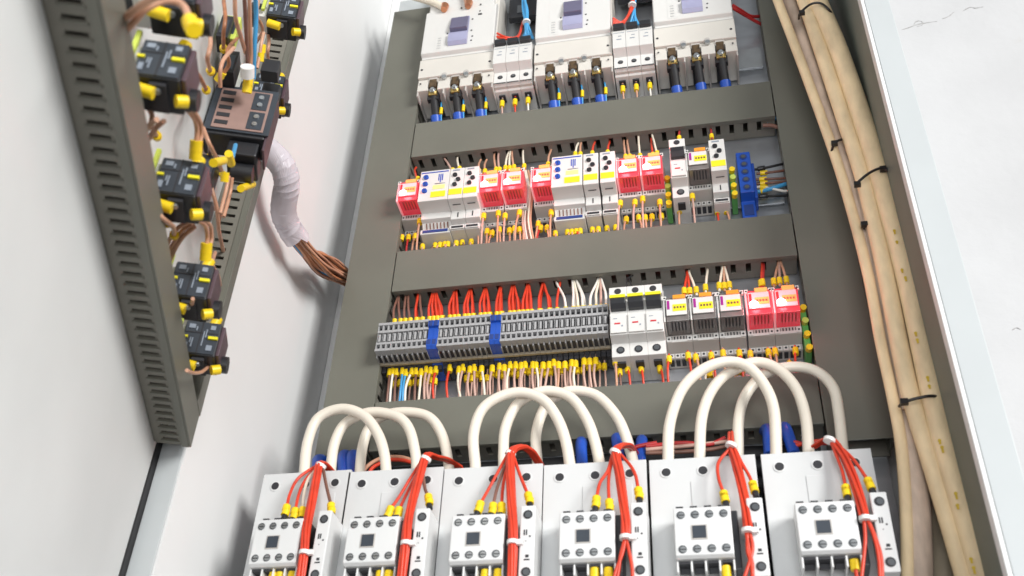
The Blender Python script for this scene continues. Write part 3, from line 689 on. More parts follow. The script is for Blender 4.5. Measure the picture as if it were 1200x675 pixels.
for i, (v, v2, w) in enumerate(((10, 19, 'upper'), (13, 29, 'lower'))):
    mb = MB(); mb.tube([aty(858, v-4, -70), aty(868, v+2, -62), aty(880, v+9, -50), aty(893, v2, -40)], 2.1, 'dark_red_wire', 8)
    tag(mb.build('wire'), f'dark red wire right of the right large breaker, {w} of two', 'wire', 'dark red wires at the top right')

# ------------------------------------------------------------------ contactors
def contactor():
    t = empty('contactor', '', 'contactor'); W = 43.3
    mb = MB(); mb.box(-W, W, -118, -28, -190, -1.5, 'gunmetal')
    mb.build('base_body', t, bevel=1)
    mb = MB(); mb.box(-W, W, -128, -118.2, -190, 0, 'light_grey_plastic')
    mb.box(-10, W-12, -128.8, -128, -75, -22, 'light_grey_plastic'); mb.box(-W+.6, W-.6, -128.5, -128, -190, -88, 'light_grey_plastic')
    mb.build('front_plate', t, bevel=1.2)
    for x in (-29.5, .5, 29.5):
        mb = MB(); mb.cyl((x, -128, -12.5), (x, -128.7, -12.5), 4.9, 'pale_plastic', 18); mb.cyl((x, -128.5, -12.5), (x, -128.95, -12.5), 3.7, 'dark_ink', 16); mb.build('screw_hole', t)
    # four-pole auxiliary block
    a = MB(); A = 21.7; cx = -2
    ux = cx
    a.prism(ux-A, ux+A, [(-160, -61), (-160, -99.5), (-157, -101.5), (-133, -102), (-129, -102), (-129, -58), (-150, -58)], 'pale_plastic')
    for k in range(5): a.box(ux-A+k*(2*A-1.6)/4, ux-A+1.6+k*(2*A-1.6)/4, -155, -134, -111, -101.8, 'pale_plastic')
    aux = a.build('auxiliary_block', t, bevel=.8)
    a = MB()
    for k in range(4):
        x0 = ux-A+1.8+k*10.85; a.box(x0, x0+8.9, -154, -134, -104, -102.2, 'dark_ink'); a.box(x0+1, x0+8, -145, -144, -108, -104, 'terminal_shade')
    a.build('wire_opening', aux)
    for k in range(4):
        x = ux-16.2+k*10.8
        for z in (-67, -95):
            a = MB(); a.cyl((x, -160, z), (x, -160.5, z), 3.2, 'gunmetal', 14); a.cyl((x+.5, -160.3, z-.4), (x+.5, -161, z-.4), 2.4, 'steel', 10); a.box(x-1.6, x+2.8, -161.3, -161, z-.7, z-.1, 'dark_ink'); a.build('terminal_screw', aux)
        a = MB(); a.box(x-3.8, x+1.8, -153, -134, -58.2, -56.2, 'dark_ink'); a.build('wire_slot', aux)
    a = MB(); a.box(ux-8, ux+2.2, -161, -160, -86.5, -76.5, 'slate_plastic'); a.box(ux-9, ux+3.2, -160.5, -160, -87.5, -75.5, 'grey_plastic'); a.build('indicator_window', aux)
    # dark flank between the auxiliary block and the wire harness
    a = MB(); a.box(ux+A+.1, ux+A+5, -154, -129, -110, -62, 'black_plastic'); a.build('side_cover', t, bevel=.8)
    # narrow side block
    a = MB(); a.box(W-11.3, W+.9, -158, -128.6, -117.5, -54, 'pale_plastic'); sb = a.build('side_contact', t, bevel=1)
    for z in (-62, -110):
        a = MB(); a.cyl((W-5.2, -158, z), (W-5.2, -158.5, z), 3.8, 'dark_ink', 14); a.cyl((W-4.8, -158.3, z-.4), (W-4.8, -159.1, z-.4), 2.6, 'gunmetal', 10); a.build('terminal_screw', sb)
    a = MB()
    for x, z, w, h in ((-9.6, -75, 1, 4.5), (-7.8, -75, 1, 4.5), (-5.2, -80, 1.3, 1.3), (-7.6, -96, 2.6, 2.2), (-8.8, -99.5, 4.6, 1), (-8, -84.2, .6, .6)):
        a.box(W+x+1.6, W+x+w+1.6, -158.4, -158, z-h, z, 'dark_ink')
    a.build('contact_marking', sb)
    return t
cp = contactor()
CX = [-27, 55.5, 143.2, 230.8, 319.8, 411]
CZ = [-516.5, -519, -521.5, -523.5, -524.5, -525]
CW = ['leftmost of the six', 'second from the left', 'third from the left', 'third from the right', 'second from the right', 'rightmost of the six']
CWIN = {0: 'small dark window', 1: 'square dark window', 2: 'half covered dark window', 3: 'square dark window', 4: 'square grey window', 5: 'framed grey window'}
CL = []
for i in range(6):
    CL.append(place(cp, i == 0, (CX[i], 0, CZ[i]), f'large pale grey contactor, {CW[i]} in the bottom row', 'large contactors in the bottom row'))
    CL[-1]['category'] = 'contactor'
CL[0].scale.x = .95

# ------------------------------------------------------------------ cream cable loops
ARC = {
 'left': [[(357, 562), (357, 548), (361, 517), (373, 490), (400, 479), (426, 487), (442, 507), (450, 530), (453, 556)],
       [(388, 560), (388, 547), (392, 520), (403, 498), (423, 486), (443, 483), (467, 489), (480, 504), (487, 533), (488, 556)],
       [(422, 558), (422, 548), (425, 523), (433, 501), (450, 487), (477, 483), (503, 489), (518, 510), (525, 540), (526, 556)]],
 'middle': [[(557, 556), (557, 545), (555, 510), (565, 480), (588, 464), (613, 460), (637, 469), (653, 490), (663, 517), (669, 552)],
       [(590, 552), (590, 530), (592, 503), (603, 478), (620, 464), (643, 458), (669, 466), (687, 490), (697, 517), (704, 550)],
       [(630, 552), (630, 543), (628, 510), (637, 480), (650, 466), (670, 458), (698, 463), (720, 484), (733, 510), (744, 548)]],
 'right': [[(783, 548), (783, 536), (785, 496), (799, 457), (822, 434), (850, 424), (875, 429), (895, 450), (907, 481), (910, 540)],
       [(820, 546), (820, 534), (822, 492), (832, 461), (850, 440), (882, 425), (909, 431), (932, 454), (944, 489), (948, 536)],
       [(865, 540), (865, 526), (866, 489), (875, 461), (897, 438), (928, 430), (956, 435), (976, 454), (983, 485), (988, 532)]]}
for g, arcs in ARC.items():
    for k, pts in enumerate(arcs):
        y = (-116, -104, -93)[k]
        mb = MB(); mb.tube([aty(u, v, y) for u, v in pts], 4.9, 'cream_cable', 14, 7)
        tag(mb.build('cable_loop'), f'thick cream cable arching between the {g} pair of contactors, {("front", "second", "rearmost")[k]} of three loops', 'cable', 'cream cable loops over the contactors')

# dark gap behind the contactors: cables and blue sleeves
for k, (z, y, r) in enumerate(((-476, -40, 8), (-492, -46, 8), (-508, -42, 8))):
    mb = MB(); mb.tube([(-48, y, z), (120, y-2, z-1.5), (300, y, z+1), (424, y+3, z)], r, 'black_wire', 12)
    tag(mb.build('power_cable'), f'thick black cable running sideways behind the contactors, {("upper", "middle", "lower")[k]} of three', 'cable', 'black cables behind the contactors')
for k, (u, v0, u2, v1, w) in enumerate(((372, 540, 374, 552, 'behind the first loop at the left'), (402, 535, 402, 552, 'between the first two loops at the left'), (412, 535, 412, 552, 'under the left loops, right one of a touching pair'), (681, 520, 682, 541, 'inside the middle loops'), (752, 518, 749, 540, 'right of the middle loops'), (723, 515, 726, 530, 'behind the fourth wire harness'), (900, 505, 902, 528, 'left one inside the right loops'), (921, 503, 931, 527, 'slanting inside the right loops'))):
    a, b = aty(u, v0, -72), aty(u2, v1+6, -84)
    mb = MB(); mb.tube([a+Vector((-2, 20, 12)), a, b], 5.3, 'blue_plastic', 12); tag(mb.build('sleeved_cable'), 'bright blue sleeved cable end '+w, 'cable', 'blue sleeved cables behind the contactors')
# small red and tan wires running behind
for k, (pts, m, w) in enumerate((([(424, 556), (430, 547), (440, 540), (452, 536), (472, 536), (494, 544)], 'tan_wire', 'tan wire curling out between the left loops'), ([(430, 560), (436, 549), (446, 543), (458, 539), (476, 540), (498, 548)], 'red_wire', 'red wire curling out between the left loops'),
    ([(757, 527), (790, 524), (830, 520), (856, 517)], 'pink_wire', 'pinkish wire running sideways left of the fifth harness'), ([(757, 531), (790, 530), (830, 527), (856, 522)], 'brown_wire', 'brown wire running sideways left of the fifth harness'), ([(757, 523), (800, 519), (830, 521), (850, 513)], 'dark_red_wire', 'dark red wire running sideways left of the fifth harness'),
    ([(735, 528), (745, 524), (757, 521), (770, 519)], 'dark_red_wire', 'dark red wire leaving the fourth harness to the right'),
    ([(930, 523), (945, 519), (958, 517), (972, 516)], 'red_wire', 'red wire reaching the sixth harness from the left'), ([(930, 518), (945, 521), (958, 520), (970, 519)], 'dark_red_wire', 'dark red wire reaching the sixth harness from the left'))):
    mb = MB(); mb.tube([aty(u, v, -84) for u, v in pts], 1.9, m, 8); tag(mb.build('wire'), w, 'wire', 'loose wires behind the contactors')

# ------------------------------------------------------------------ red harnesses over the contactors
# main: pixel path; branches: (pixel path, material), ferrule at the end
HAR = [
 dict(tie=[(376, 546), (357, 648)], main=[(398, 566, -90), (388, 552, -112), (376, 543, -134), (371, 560, -142), (365, 590, -152), (359, 620, -158), (356, 650, -160), (350, 690, -160)], n=6,
      br=[([(372, 545), (350, 560), (340, 578), (336, 594)], 'red_wire'), ([(372, 546), (357, 564), (350, 580), (346, 598)], 'red_wire'), ([(373, 547), (361, 562), (356, 580), (355, 597)], 'cream_wire'), ([(378, 546), (381, 562), (384, 576), (388, 592)], 'brown_wire')]),
 dict(tie=[(499, 538), (476, 637)], main=[(540, 548, -84), (524, 539, -104), (512, 536, -120), (500, 534, -134), (492, 556, -142), (484, 585, -150), (478, 612, -157), (475, 640, -160), (469, 690, -160)], n=6,
      br=[([(494, 540), (480, 562), (468, 582), (458, 596)], 'red_wire'), ([(496, 541), (486, 560), (476, 580), (468, 597)], 'red_wire'), ([(497, 541), (496, 556), (498, 572), (502, 582)], 'brown_wire')]),
 dict(tie=[(598, 532), (601, 636)], main=[(640, 556, -84), (630, 540, -102), (622, 529, -118), (612, 524, -128), (600, 529, -136), (598, 550, -142), (599, 580, -150), (601, 612, -158), (601, 640, -160), (599, 690, -160)], n=7,
      br=[([(594, 534), (582, 556), (571, 576), (563, 590)], 'red_wire'), ([(596, 535), (588, 556), (582, 574), (578, 592)], 'brown_wire'), ([(598, 536), (592, 556), (589, 574), (588, 592)], 'red_wire'), ([(602, 535), (608, 553), (613, 566), (619, 580)], 'red_wire')]),
 dict(tie=[(721, 530), (733, 630)], main=[(746, 532, -84), (736, 522, -112), (722, 528, -134), (726, 555, -142), (730, 585, -150), (733, 610, -158), (733, 632, -160)], n=6,
      br=[([(718, 532), (712, 552), (703, 566), (699, 584)], 'red_wire'), ([(719, 532), (714, 555), (713, 572), (714, 588)], 'red_wire'), ([(727, 532), (739, 546), (745, 558), (748, 574)], 'red_wire'), ([(733, 632), (729, 650), (722, 668), (717, 690)], 'red_wire'), ([(734, 632), (738, 650), (741, 668), (741, 690)], 'red_wire'), ([(732, 632), (727, 652), (725, 668), (721, 690)], 'red_wire')]),
 dict(tie=[(857, 522), (876, 622)], main=[(857, 508, -112), (857, 522, -130), (862, 540, -138), (868, 565, -146), (874, 595, -154), (877, 620, -160)], n=5,
      br=[([(856, 525), (842, 542), (842, 560), (848, 578)], 'red_wire'), ([(861, 525), (869, 542), (877, 556), (882, 567)], 'red_wire'), ([(876, 622), (876, 645), (880, 660), (884, 690)], 'red_wire'), ([(878, 622), (882, 640), (879, 656), (868, 690)], 'red_wire'), ([(874, 622), (878, 645), (882, 665), (880, 690)], 'red_wire')]),
 dict(tie=[(972, 516), (1014, 608)], main=[(955, 523, -114), (972, 515, -130), (986, 530, -138), (998, 555, -146), (1007, 582, -154), (1013, 606, -160)], n=4,
      br=[([(974, 518), (981, 536), (987, 552), (991, 571)], 'red_wire'), ([(976, 517), (994, 532), (1005, 545), (1017, 563)], 'red_wire'), ([(1012, 606), (1014, 630), (1012, 655), (1008, 690)], 'red_wire'), ([(1015, 606), (1024, 628), (1030, 655), (1032, 690)], 'red_wire'), ([(1016, 606), (1026, 630), (1033, 655), (1034, 690)], 'red_wire')])]
rh = random.Random(11)
for i, h in enumerate(HAR):
    base = aty(h['main'][-1][0], h['main'][-1][1], h['main'][-1][2])
    t = empty('wire_harness', f'white-tied bundle of red wires in front of the {CW[i].replace(" of the six", "")} contactor', 'wire bundle', 'red wire harnesses over the contactors', base)
    n = h['n']
    for k in range(n):
        ang = 2*PI*k/n; rad = 2.6 if k else .3
        P_ = []
        for j, (u, v, y) in enumerate(h['main']):
            c = aty(u, v, y); a2 = ang+j*.35
            sp = rad*(1.0 if j else .8)
            P_.append(c+Vector((math.cos(a2)*sp, math.sin(a2)*sp, 0)))
        mb = MB(); mb.tube(P_, 1.45, 'red_wire', 8, 6); mb.build('wire', t)
    for pts, m in h['br']:
        L = len(pts); bottom = pts[-1][1] > 680
        ys = [-160]*L if bottom else [-134, -139, -143, -147]
        P_ = [aty(u, v, ys[j]) for j, (u, v) in enumerate(pts)]
        mb = MB(); mb.tube(P_, 1.4, m, 8, 6); w = mb.build('wire', t)
        if not bottom:
            e = P_[-1]; d = (P_[-1]-P_[-2]).normalized(); d = (d+Vector((0, -.1, -.8))).normalized()
            for q in range(2 if i < 4 else 1):
                mb = MB(); mb.cyl(e+d*(q*5.2-1)+Vector((q*.7, 0, 0)), e+d*(q*5.2+4), 3.5, 'yellow_plastic', 12); mb.build('ferrule', w)
            if i >= 4:
                mb = MB(); mb.cyl(e+d*2, e+d*9, 3.5, 'yellow_plastic', 12); mb.build('ferrule', w)
            mb = MB(); mb.cyl(e+d*8, e+d*14, 2.6, 'black_plastic', 10); mb.build('insulated_tip', w)
    for q, (u, v) in enumerate(h['tie']):
        y = -136 if q == 0 else -161
        c = aty(u, v, y); mb = MB()
        if q: mb.cyl(c-Vector((0, 0, 1.6)), c+Vector((0, 0, 1.6)), 4.7, 'tie_white', 14); mb.box(c.x+3, c.x+8, c.y-2.5, c.y+1, c.z-2.2, c.z+1.8, 'tie_white')
        else: mb.cyl(c-Vector((.6, 0, 1.4)), c+Vector((.6, 0, 1.4)), 4.9, 'tie_white', 14)
        mb.build('cable_tie', t)
# ferrules below the four-pole blocks
BOT = [(0, (321, 329, 343)), (1, (446, 456)), (2, (569, 584)), (3, (697, 713)), (4, (851,)), (5, (1001,))]
BV = [669, 668, 668, 667, 665, 656]
for i, us in BOT:
    for k, u in enumerate(us):
        a = aty(u, BV[i]+2, -150)
        wire([a+Vector((0, 4, 8)), a, a+Vector((0, -1, -12)), a+Vector((.5, 0, -40))], 'red_wire', f'red wire and ferrule under the block of the {CW[i].replace(" of the six", "")} contactor' + ('' if len(us) == 1 else f', {("left", "next", "right")[k if len(us) == 3 else k*2]} one'), 'wires under the contactor blocks', r=1.5, fer=[(a+Vector((0, 0, 2)), a+Vector((0, 0, -7)))], fr=3.6)

# ------------------------------------------------------------------ thick cables along the right side
CAB = [
 ('rightmost thick beige cable with yellow print running down the right side', 'beige_cable', -128, [(944, -40), (958, 0), (980, 52), (1001, 111), (1025, 185), (1043, 250), (1064, 330), (1090, 450), (1109, 530), (1135, 620), (1158, 700)], (10.4, 9.0)),
 ('thick beige cable just left of the printed one', 'beige_cable', -122, [(925, -40), (942, 0), (966, 70), (992, 148), (1011, 207), (1022, 250), (1038, 321), (1064, 450), (1092, 544), (1112, 610), (1138, 700)], (8.0, 7.6)),
 ('spotted brownish cable between the two pairs of beige cables', 'brown_cable', -104, [(912, -40), (926, 0), (955, 90), (980, 165), (1000, 225), (1019, 300), (1038, 370), (1056, 450), (1068, 520), (1074, 600), (1076, 700)], (8.6, 11.5)),
 ('slim beige cable along the dark duct, leftmost of the thick cables', 'beige_cable', -112, [(897, -40), (911, 0), (940, 76), (977, 178), (999, 250), (1018, 325), (1032, 400), (1045, 460), (1056, 520), (1062, 600), (1064, 700)], (5.4, 5.)),
 ('dull brown cable deep behind the bundle at the lower right', 'dull_cable', -84, [(990, 150), (1030, 300), (1064, 420), (1088, 520), (1102, 600), (1110, 700)], (9.5, 11)),
 ('pinkish slim cable squeezed between the beige and the brown cables', 'brown_cable', -116, [(970, 60), (990, 140), (1012, 240), (1030, 320), (1050, 420), (1062, 480)], (3.4, 3.2))]
cab_pts = {}
for i, (lab, m, y, pts, (ra, rb)) in enumerate(CAB):
    P_ = [aty(u, v, y) for u, v in pts]
    mb = MB(); mb.tube(P_, ra, m, 18, 6, rfun=lambda t_, a=ra, b=rb: a+(b-a)*t_); o = tag(mb.build('power_cable'), lab, 'cable', 'thick cables down the right side')
    if i == 0: main_cable = o
for u, v, ln in ((1053, 270, 5), (1056, 283, 3), (1062, 316, 4), (1066, 325, 5), (1078, 390, 4), (1080, 398, 4), (1092, 442, 5), (1094, 452, 3), (1106, 516, 4), (1109, 524, 6), (1125, 578, 6), (1127, 592, 4), (1143, 655, 4), (1146, 665, 6)):
    c = aty(u-5, v, -138.2); mb = MB(); mb.cyl(c+Vector((0, .6, 0)), c-Vector((0, .1, 0)), 1.3, 'mustard_ink', 10); mb.box(c.x-.8, c.x+.8, c.y, c.y+.6, c.z-ln*.8, c.z, 'mustard_ink'); mb.build('print_mark', main_cable)
def btie(pts, knots, label, y):
    mb = MB(); mb.tube([aty(u, v, y+dy) for u, v, dy in pts], 1.35, 'tie_black', 8, 6)
    for u, v in knots:
        c = aty(u, v, y-2); mb.box(c.x-3.2, c.x+2.8, c.y-2.2, c.y+2.2, c.z-2.3, c.z+2.3, 'tie_black')
    tag(mb.build('cable_tie'), label, 'cable tie', 'black ties on the thick cables')
btie([(936, 22, 14), (938, 15, 0), (950, 5, -4), (962, 4, -4), (972, 12, 0), (976, 20, 12)], [(940, 15)], 'black cable tie around the beige cables at the top edge', -139)
btie([(974, 182, 12), (976, 172, 0), (982, 165, -2), (992, 162, 4)], [(978, 168)], 'black cable tie on the slim beige cable at the upper right', -121)
btie([(1003, 218, 4), (1006, 213, -1), (1020, 202, -4), (1034, 197, -4), (1044, 203, 0), (1051, 212, 10)], [(1005, 216), (1035, 198)], 'black cable tie with two ends around the beige cables below the middle', -139)
btie([(1013, 268, 8), (1014, 263, 0), (1017, 256, 2)], [(1013, 263)], 'short black tie end poking out between the brown cables', -122)
btie([(1054, 476, 12), (1060, 471, 0), (1078, 466, -3), (1092, 464, -2), (1103, 466, 10)], [(1060, 471)], 'black cable tie around the beige cables at the lower right', -138)

# ------------------------------------------------------------------ spiral wrapped loom from door to duct
SP = [(300, 168, -252), (315, 177, -246), (331, 194, -236), (336, 214, -222), (334, 230, -208), (332, 247, -192), (337, 263, -174), (347, 279, -154), (359, 294, -132), (373, 306, -106)]
path = smooth_path([aty(u, v, y) for u, v, y in SP], 10)
PTH = path
t = empty('wire_loom', 'curved bundle of copper coloured wires in pale spiral wrap crossing from door to duct', 'wire bundle', None, path[-1]+Vector((0, 0, -20)))
rl = random.Random(2)
end = [aty(371, 305, -104), aty(387, 316, -66), aty(410, 329, -26)]
for k in range(26):
    a = 2*PI*k/26+rl.uniform(-.2, .2); R = rl.uniform(5, 9)
    P_ = [p+Vector((math.cos(a)*R, math.sin(a)*R*.6, math.sin(a)*R*.6)) for p in path[::10]]
    sp = rl.uniform(1.1, 2.3); P_[-1] = path[-1]+Vector((math.cos(a), 0, math.sin(a)))*R*sp*.8
    off = Vector((math.cos(a)*R, 0, math.sin(a)*R))
    P_ += [end[1]+off*sp*.85+Vector((0, 0, rl.uniform(-4, 4))), end[2]+off*1.1]
    m = 'blue_wire' if k == 15 else ('brown_wire' if k % 5 == 2 else ('tan_wire' if k % 3 == 0 else 'copper_wire'))
    mb = MB(); mb.tube(P_, 1.4, m, 7, 5); mb.build('wire', t)
# wrap: a helical band
turns = 8.3; N = 150
vs = []; fs = []; seg = 44
total = len(path)-1
def frame(f):
    i = min(int(f*total), total-1); p = path[i].lerp(path[i+1], f*total-i); d = (path[min(i+2, total)]-path[max(i-1, 0)]).normalized()
    e1 = d.cross(Vector((0, 1, 0))).normalized(); e2 = d.cross(e1); return p, e1, e2
steps = int(turns*seg)
for i in range(steps+1):
    q = 2*PI*i/seg; tt = i/seg; bw = .76 if 2.2 < tt < 4.3 else (.84 if 5 < tt < 6 else .93); f0 = .83*i/seg/turns*(1-1/turns)
    for j in range(3):
        f = min(.80, max(0, f0+j/2*bw/turns)); p, e1, e2 = frame(f); rr_ = 12.3+(.12 if j == 1 else 0)+.15*math.sin(i*.5)
        vs.append(p+e1*(rr_*math.cos(q))+e2*(rr_*math.sin(q)))
for i in range(steps):
    for j in range(2): fs.append((i*3+j, i*3+j+1, (i+1)*3+j+1, (i+1)*3+j))
mb = MB(); mb.add(vs, fs, 'spiral_wrap', False); o = mb.build('spiral_wrap', t)
sd = o.modifiers.new('thick', 'SOLIDIFY'); sd.thickness = .6*S

# ------------------------------------------------------------------ contact blocks on the door
def contact_block():
    # local: x = n (out of the door), y = -s, z up ; origin at the door face below block
    t = empty('contact_block', '', 'switch contact')
    mb = MB(); mb.cyl((0, 0, 16), (10, 0, 16), 12, 'black_plastic', 20); mb.box(8, 18, -11, 11, 2, 30, 'white_plastic'); mb.build('mounting_collar', t, bevel=.6)
    mb = MB(); mb.box(17.5, 46, -15, 13, 0, 32, 'black_plastic'); bd = mb.build('contact_housing', t, bevel=1)
    mb = MB(); mb.box(18.5, 45, -16.2, -15, 1, 31, 'slate_plastic'); mb.box(31, 32, -16.6, -16, 1, 31, 'dark_ink'); mb.box(18.5, 45, -16.6, -16, 20, 21, 'dark_ink'); mb.build('label_face', bd)
    mb = MB()
    for x, z, w, h in ((21, 24, 5, 4), (38, 24, 4, 4), (20, 4, 3, 6), (38, 4, 4.5, 5), (25.5, 6, 1, 9), (33.5, 8, .9, 14), (27, 22, 1, 4), (35.3, 16, .8, 8), (24, 10, .8, 5)):
        mb.box(x, x+w, -16.9, -16.3, z, z+h, 'grey_ink')
    mb.build('white_print', bd)
    mb = MB(); mb.box(38, 45.5, -18, -16, 14.5, 17, 'yellow_label'); mb.box(17.6, 22, -17.5, -16, 14.5, 16.5, 'yellow_label'); mb.build('yellow_tab', bd)
    mb = MB(); mb.box(46, 49, -14, 12, 2, 30, 'purple_plastic'); mb.cyl((46, 5, 6), (54, 5, 6), 7, 'black_plastic', 14); mb.build('rear_cover', bd, bevel=.6)
    mb = MB(); mb.box(28, 38, -12, 10, -3, 0, 'dark_ink'); mb.cyl((33, -8, 0), (33, -8, -5), 2.2, 'steel', 10); mb.build('lower_terminal', bd)
    mb = MB(); mb.cyl((20, -10, -5), (32, -9, -7), 4., 'yellow_plastic', 12); mb.cyl((44, -4, -6), (50, -2, -3), 4, 'yellow_plastic', 12); mb.build('ferrule', bd)
    mb = MB(); mb.cyl((37, -6, 33), (39, -6, 43), 4.2, 'yellow_plastic', 12); mb.cyl((37, -6, 31), (37, -6, 33), 3, 'black_plastic', 12); mb.build('ferrule', bd)
    mb = MB(); mb.box(12, 15, -17, -14, 6, 38, 'lime_plastic'); mb.build('label_card', t)
    return t
cb = contact_block(); rotz = math.atan2(DN.y, DN.x)
CB = [((349, 0, -488), 'black switch contact block on the door, largest one at the upper left'), ((249, 0, -490), 'black switch contact block on the door, second one down from the upper left'), ((146, 0, -498), 'black switch contact block on the door, third one down, above the smallest'), ((70, 0, -498), 'small black switch contact block on the door, lowest of the row')]
for i, (p, l) in enumerate(CB):
    w = dl(p); o = place(cb, i == 0, w, l, 'black contact blocks on the door'); o.rotation_euler.z = rotz
UB = [((120, 4, -136), 'black contact block with white print high on the door near the top edge'), (tuple(Vector(dloc(dpx(203, 24, 32)))-Vector((0, 32, 0))), 'dark contact block at the top edge above the largest block'), ((60, -4, -185), 'small black contact block beside the blue door wire')]
for i, (p, l) in enumerate(UB):
    o = place(cb, False, dl(p), l, 'black contact blocks on the door'); o.rotation_euler.z = rotz
# brown faced block
t = empty('door_relay', 'black relay block with brown ribbed face on the door, larger than the contact blocks', 'relay', None, dl((140, 0, -330)))
mb = MB(dl); mb.box(122, 149, 1, 54, -316, -256, 'black_plastic'); mb.box(112, 144, 24, 50, -332, -316, 'black_plastic'); mb.cyl((128, 30, -338), (128, 48, -338), 8, 'black_plastic', 16); mb.build('housing', t, bevel=1.5)
mb = MB(dl); mb.box(149, 151, 2, 57, -313, -258, 'slate_plastic'); mb.box(151, 152, 8, 52, -311, -262, 'brown_label'); mb.build('front_face', t, bevel=.4)
mb = MB(dl)
for k in range(5): mb.box(152, 152.5, 10, 21, -307+k*9.2, -302.5+k*9.2, 'dark_ink')
mb.box(152, 152.5, 37, 50, -309, -288, 'slate_plastic'); mb.box(152, 152.5, 37, 50, -285, -264, 'slate_plastic')
mb.build('terminal_slots', t)
for z in (-303, -294, -279, -270):
    mb = MB(dl); mb.cyl((152.5, 43.5, z), (153.6, 43.5, z), 2.4, 'steel', 10); mb.build('terminal_screw', t)
mb = MB(dl); mb.box(124, 148, 54, 56, -328, -258, 'purple_plastic'); mb.build('rear_cover', t, bevel=.5)
for (ua, va, ub, vb) in ((250, 191, 262, 188), (268, 180, 271, 192), (264, 202, 263, 213), (282, 221, 296, 216)):
    mb = MB(); mb.cyl(dpx(ua, va, 44), dpx(ub, vb, 44), 3.2, 'yellow_plastic', 12); mb.build('ferrule', t)
mb = MB(); mb.tube([dpx(276, 170, 40), dpx(274, 178, 42), dpx(272, 186, 44)], 1.8, 'blue_wire', 8); mb.build('wire', t)
# small black button seen beyond
t = empty('push_button', 'small black square button block beside the white side wall', 'switch', None, dl((60, 20, -200)))
for (u, v, w_, h_) in ((320, 84, 15, 22), (320, 112, 15, 24)):
    c = dloc(dpx(u, v, 40)); mb = MB(dl); mb.box(c[0]-6, c[0]+8, 30, 46, c[2]-h_*.42, c[2]+h_*.36, 'black_plastic'); mb.build('housing', t, bevel=1)
# wires on the door : pixel path, n, material, radius, ferrule?
DW = [
 ([(140, 42), (155, 28), (172, 10), (195, 1), (214, 6), (223, 26)], 34, 'tan_wire', 2.6, 1, 'arching over the largest contact block'),
 ([(140, 26), (158, 12), (176, 0), (196, -8)], 30, 'tan_wire', 2.6, 0, 'leaving through the upper left edge'),
 ([(228, -10), (229, 8), (226, 24)], 36, 'tan_wire', 2.2, 0, 'dropping into the uppermost yellow ferrule'),
 ([(159, 170), (168, 158), (176, 146), (184, 140)], 30, 'tan_wire', 2.2, 0, 'above the second block, left one'),
 ([(165, 176), (175, 162), (183, 150), (192, 142)], 31, 'tan_wire', 2.2, 0, 'above the second block, right one'),
 ([(220, 128), (228, 140), (231, 152), (230, 168)], 40, 'tan_wire', 2.2, 1, 'dropping to the second block'),
 ([(224, 126), (234, 142), (236, 156), (234, 170)], 42, 'tan_wire', 2.0, 0, 'beside the one dropping to the second block'),
 ([(194, 292), (200, 278), (210, 266), (222, 260)], 32, 'tan_wire', 2.1, 0, 'above the third block, upper one'),
 ([(196, 300), (204, 284), (214, 270), (226, 262)], 33, 'tan_wire', 2.1, 0, 'above the third block, middle one'),
 ([(198, 308), (206, 290), (216, 276), (228, 266)], 34, 'tan_wire', 2.1, 0, 'above the third block, lower one'),
 ([(232, 258), (240, 264), (243, 276), (242, 288)], 42, 'tan_wire', 2.1, 1, 'dropping to the third block'),
 ([(236, 256), (246, 264), (248, 278), (246, 290)], 43, 'tan_wire', 2.0, 0, 'beside the one dropping to the third block'),
 ([(219, 434), (226, 437), (236, 436), (244, 430)], 40, 'tan_wire', 1.8, 0, 'curling under the lowest block'),
 ([(205, 366), (216, 362), (224, 358), (226, 350)], 40, 'tan_wire', 1.8, 0, 'curling under the third block'),
 ([(275, -10), (276, 20), (282, 42), (288, 62)], 30, 'tan_wire', 2.2, 0, 'upright at the top, leftmost of the group'),
 ([(286, -10), (288, 30), (290, 70), (289, 92)], 32, 'brown_wire', 2.2, 0, 'upright at the top, second of the group'),
 ([(292, -10), (293, 30), (294, 70), (291, 94)], 33, 'tan_wire', 2.2, 1, 'upright at the top, third of the group'),
 ([(299, -10), (300, 20), (298, 60), (297, 92)], 34, 'blue_wire', 2.6, 0, 'upright at the top beside the tan group'),
 ([(309, 38), (306, 52), (304, 66), (301, 80)], 36, 'tan_wire', 1.9, 0, 'slanting with two yellow ferrules near the top'),
 ([(274, 56), (262, 70), (258, 84), (258, 102)], 30, 'tan_wire', 2., 0, 'bowing left above the brown faced relay'),
 ([(272, 208), (270, 224), (266, 240), (262, 254)], 34, 'tan_wire', 2., 0, 'hanging in front of the upright door duct, left'),
 ([(268, 206), (265, 222), (261, 238), (258, 250)], 34, 'tan_wire', 2., 0, 'hanging in front of the upright door duct, right')]
for pts, n_, m, r, fe, w in DW:
    L_ = len(pts)-1; P_ = [dpx(u, v, n_ if pts[0][1] < 0 or pts[0][0] > 206 else (24 if pts[0][1] < 50 else 12)+((58 if pts[0][1] < 50 else n_+4)-12)*j/L_) for j, (u, v) in enumerate(pts)]; d = (P_[-1]-P_[-2]).normalized()
    wire(P_, m, f'{CN[m]} door wire {w}', 'wires on the door', r=r*.8, fer=[(P_[-1]-d*2, P_[-1]+d*11)] if fe else None, fr=4.3)
q = MB(dl)
